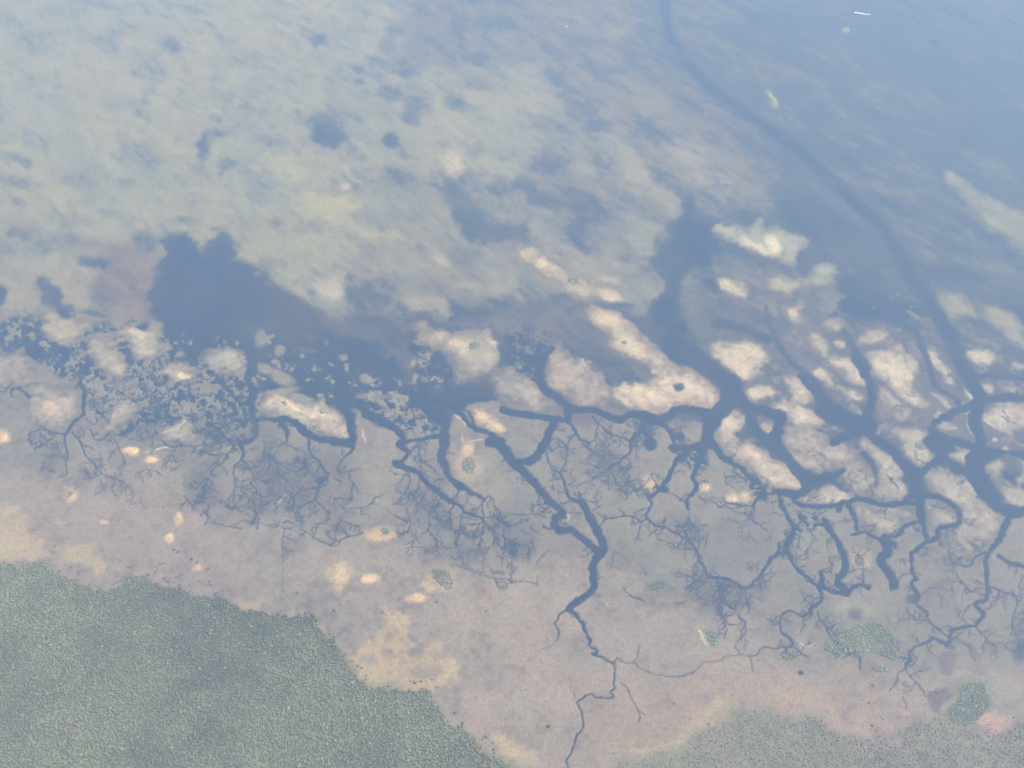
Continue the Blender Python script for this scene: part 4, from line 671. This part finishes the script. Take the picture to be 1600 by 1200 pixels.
for k, (s, lab) in enumerate(THICK):
    V, F, C_, n = wood("thicket", s, 4.2, 2.6, 1.2, (.155, .168, .098), 30 + k, ragged=3.0, lobes=1, trunks=False)
    c = np.array([V[:, 0].mean(), V[:, 1].mean(), 0])
    o = link(bpy.data.objects.new("thicket", mesh_np("thicket", V - c, F, M_LEAF, {"leaf": C_}, True))); o.location = c; tag(o, lab, "thicket", "thickets on the marsh and islands")
# lone bushes on the plain: crown and trunk
M_BARK = plain("bark", (.08, .06, .045), .9)
BUSH = [(857,1136,1.5,"dark bush alone on the bare plain left of the last creek bends"),(465,927,1.1,"small bush beside the foot of the straight ditch"),(445,925,.9,"tiny bush right at the straight ditch's lower end"),(531,946,.9,"tiny bush above the larger one at the forest's tip"),(522,955,1.4,"larger bush close to the forest's eastern edge"),
 (598,958,1.2,"bush at the top of the yellow sand field"),(683,941,1.2,"bush below the green thicket with sand patches"),(760,955,1.0,"lower of two bushes on the empty middle plain"),(755,950,.8,"upper of two bushes on the empty middle plain"),(655,865,1.0,"upper of two bushes under the dark runnels"),(655,872,.9,"lower of two bushes under the dark runnels"),(605,888,.8,"tiny bush between the sand crescent and the bright sand patch"),
 (1363,1072,1.2,"bush south of the narrow thicket on the pink plain"),(1358,1098,1.1,"bush midway down the pink plain"),(1363,1134,1.2,"bush at the scrub's edge on the pink plain"),(272,860,1.5,"left bush of the close pair on the western plain"),(279,863,1.5,"right bush of the close pair on the western plain"),(300,874,1.4,"bush just above the small orange sand patch"),(308,880,1.3,"bush touching the small orange sand patch"),
 (326,890,1.2,"bush right of the small orange sand patch"),(1053,1099,1.2,"bush alone right of the southern creek bends"),(256,794,1.0,"tiny bush left of the narrow upright sand patch")]
for k, (u, v, s, lab) in enumerate(BUSH):
    s *= .62
    rg = np.random.RandomState(100 + k); x, y = ground(u, v); z = float(at_grid(Z, np.array(u, float), np.array(v, float)))
    e = link(bpy.data.objects.new("bush", None)); e.location = (float(x), float(y), z)
    Vs, Fs, Cs = [], [], []
    for j in range(7):
        a = rg.uniform(0, 6.28); d = s*2.0*(j > 0); r = s*rg.uniform(1.5, 2.4)
        v_ = ICO*rg.uniform(.75, 1.25, (12, 1))*r*np.array([1, 1, .8]) + np.array([d*math.cos(a), d*math.sin(a), s*rg.uniform(2.6, 3.8)])
        Fs.append(ICF + 12*j); Vs.append(v_); Cs.append(np.tile(np.array([.07, .08, .055])*rg.uniform(.7, 1.3), (12, 1)))
    c = link(bpy.data.objects.new("crown", mesh_np("crown", np.concatenate(Vs), np.concatenate(Fs), M_LEAF, {"leaf": np.concatenate(Cs)}, False))); c.parent = e
    an = np.arange(6)*math.pi/3; rr = lambda q_, z_: np.stack([q_*np.cos(an), q_*np.sin(an), np.full(6, z_)], 1)
    f = np.array([[i, (i+1) % 6, 6 + (i+1) % 6, 6 + i] for i in range(6)])
    tr = link(bpy.data.objects.new("trunk", mesh_np("trunk", np.concatenate([rr(.35*s, -.4), rr(.18*s, 3.0*s)]), f, M_BARK))); tr.parent = e
    tag(e, lab, "bush", "lone bushes on the plain")

# ------------------------------------------------------------------ a motorboat and its wake, far out
M_HULL = plain("white_paint", (.8, .8, .78), .35); M_GLASS = plain("dark_glass", (.03, .04, .05), .1); M_FOAM = plain("foam", (.75, .78, .8), .8)
def loft(name, secs, mat, parent):
    k = len(secs[0]); V = np.array([p for s in secs for p in s], float); F = [[a*k + i, a*k + (i+1) % k, (a+1)*k + (i+1) % k, (a+1)*k + i] for a in range(len(secs) - 1) for i in range(k)]
    me = bpy.data.meshes.new(name); me.from_pydata(V.tolist(), [], F + [list(range(k))[::-1], [(len(secs)-1)*k + i for i in range(k)]]); me.materials.append(mat)
    o = link(bpy.data.objects.new(name, me)); o.parent = parent; return o
def boat(u, v, L, hdg, label):
    x, y = ground(u, v); e = link(bpy.data.objects.new("motorboat", None)); e.location = (float(x), float(y), 0); e.rotation_euler = (0, 0, hdg)
    secs = []
    for a, w_, d_, h_ in [(-.5, .15, -.35, 1.3), (-.2, .17, -.5, 1.35), (.1, .165, -.5, 1.5), (.32, .11, -.35, 1.8), (.46, .035, .1, 2.1), (.5, .006, .9, 2.25)]:
        secs.append([(a*L, -w_*L, h_), (a*L, -w_*L*.8, .1), (a*L, 0, d_), (a*L, w_*L*.8, .1), (a*L, w_*L, h_)])
    loft("hull", secs, M_HULL, e)
    bx = lambda x0, x1, w_, z0, z1, tp: [[(x0*L, -w_*L, z0), (x0*L, -w_*L*tp, z1), (x0*L, w_*L*tp, z1), (x0*L, w_*L, z0)], [(x1*L, -w_*L, z0), (x1*L - .8, -w_*L*tp, z1), (x1*L - .8, w_*L*tp, z1), (x1*L, w_*L, z0)]]
    loft("cabin", bx(-.18, .2, .115, 1.3, 3.0, .85), M_HULL, e); loft("windscreen", bx(.1, .215, .09, 2.0, 2.8, .85), M_GLASS, e); loft("roof", bx(-.2, .18, .12, 3.002, 3.15, .95), M_HULL, e)
    return tag(e, label, "boat")
gx0, gy0 = ground(1337, 19.5); gx1, gy1 = ground(1358, 23)
H = math.atan2(gy1 - gy0, gx1 - gx0)
boat(1358, 23, 16, H, "white motorboat trailing a bright wake in the far open water")
L = math.hypot(gx1 - gx0, gy1 - gy0); n = 24; V = []
for i in range(n + 1):
    s = i/n; wd = 1.6 + 3.2*(s**.6)*(1 - .55*s); V += [(-7 - s*L, wd + .5*math.sin(i*2.1), .03), (-7 - s*L, .0, .16*(1 - s) + .04), (-7 - s*L, -wd + .5*math.sin(i*1.3 + 1), .03)]
F = [[a*3 + j, a*3 + j + 1, a*3 + j + 4, a*3 + j + 3] for a in range(n) for j in range(2)]
o = link(bpy.data.objects.new("wake_foam", mesh_np("wake_foam", np.array(V), np.array(F), M_FOAM))); o.location = (float(gx1), float(gy1), 0); o.rotation_euler = (0, 0, H)
tag(o, "white foam wake behind the far motorboat", kind="stuff")
boat(886, 42, 10, 1.0, "tiny lone white boat at the upper edge of the flats")

# ------------------------------------------------------------------ haze: one box of even, pale air round everything
me = bpy.data.meshes.new("haze"); q = 41000.0; z0, z1 = -3.0, ALT + 60
me.from_pydata([(sx*q, sy*q, z) for z in (z0, z1) for sx, sy in ((-1, -1), (1, -1), (1, 1), (-1, 1))], [], [(3, 2, 1, 0), (4, 5, 6, 7), (0, 1, 5, 4), (1, 2, 6, 5), (2, 3, 7, 6), (3, 0, 4, 7)])
mh = bpy.data.materials.new("haze"); mh.use_nodes = True; t = mh.node_tree; t.nodes.clear()
vo = t.nodes.new("ShaderNodeVolumePrincipled"); vo.inputs['Color'].default_value = (*HAZE_COLOR, 1); vo.inputs['Density'].default_value = HAZE_DENSITY
vo.inputs['Anisotropy'].default_value = HAZE_G; vo.inputs['Absorption Color'].default_value = (1, 1, 1, 1)
ou = t.nodes.new("ShaderNodeOutputMaterial"); t.links.new(vo.outputs[0], ou.inputs['Volume'])
me.materials.append(mh); hz = link(bpy.data.objects.new("haze", me)); tag(hz, kind="stuff", label="pale blue haze in the air")
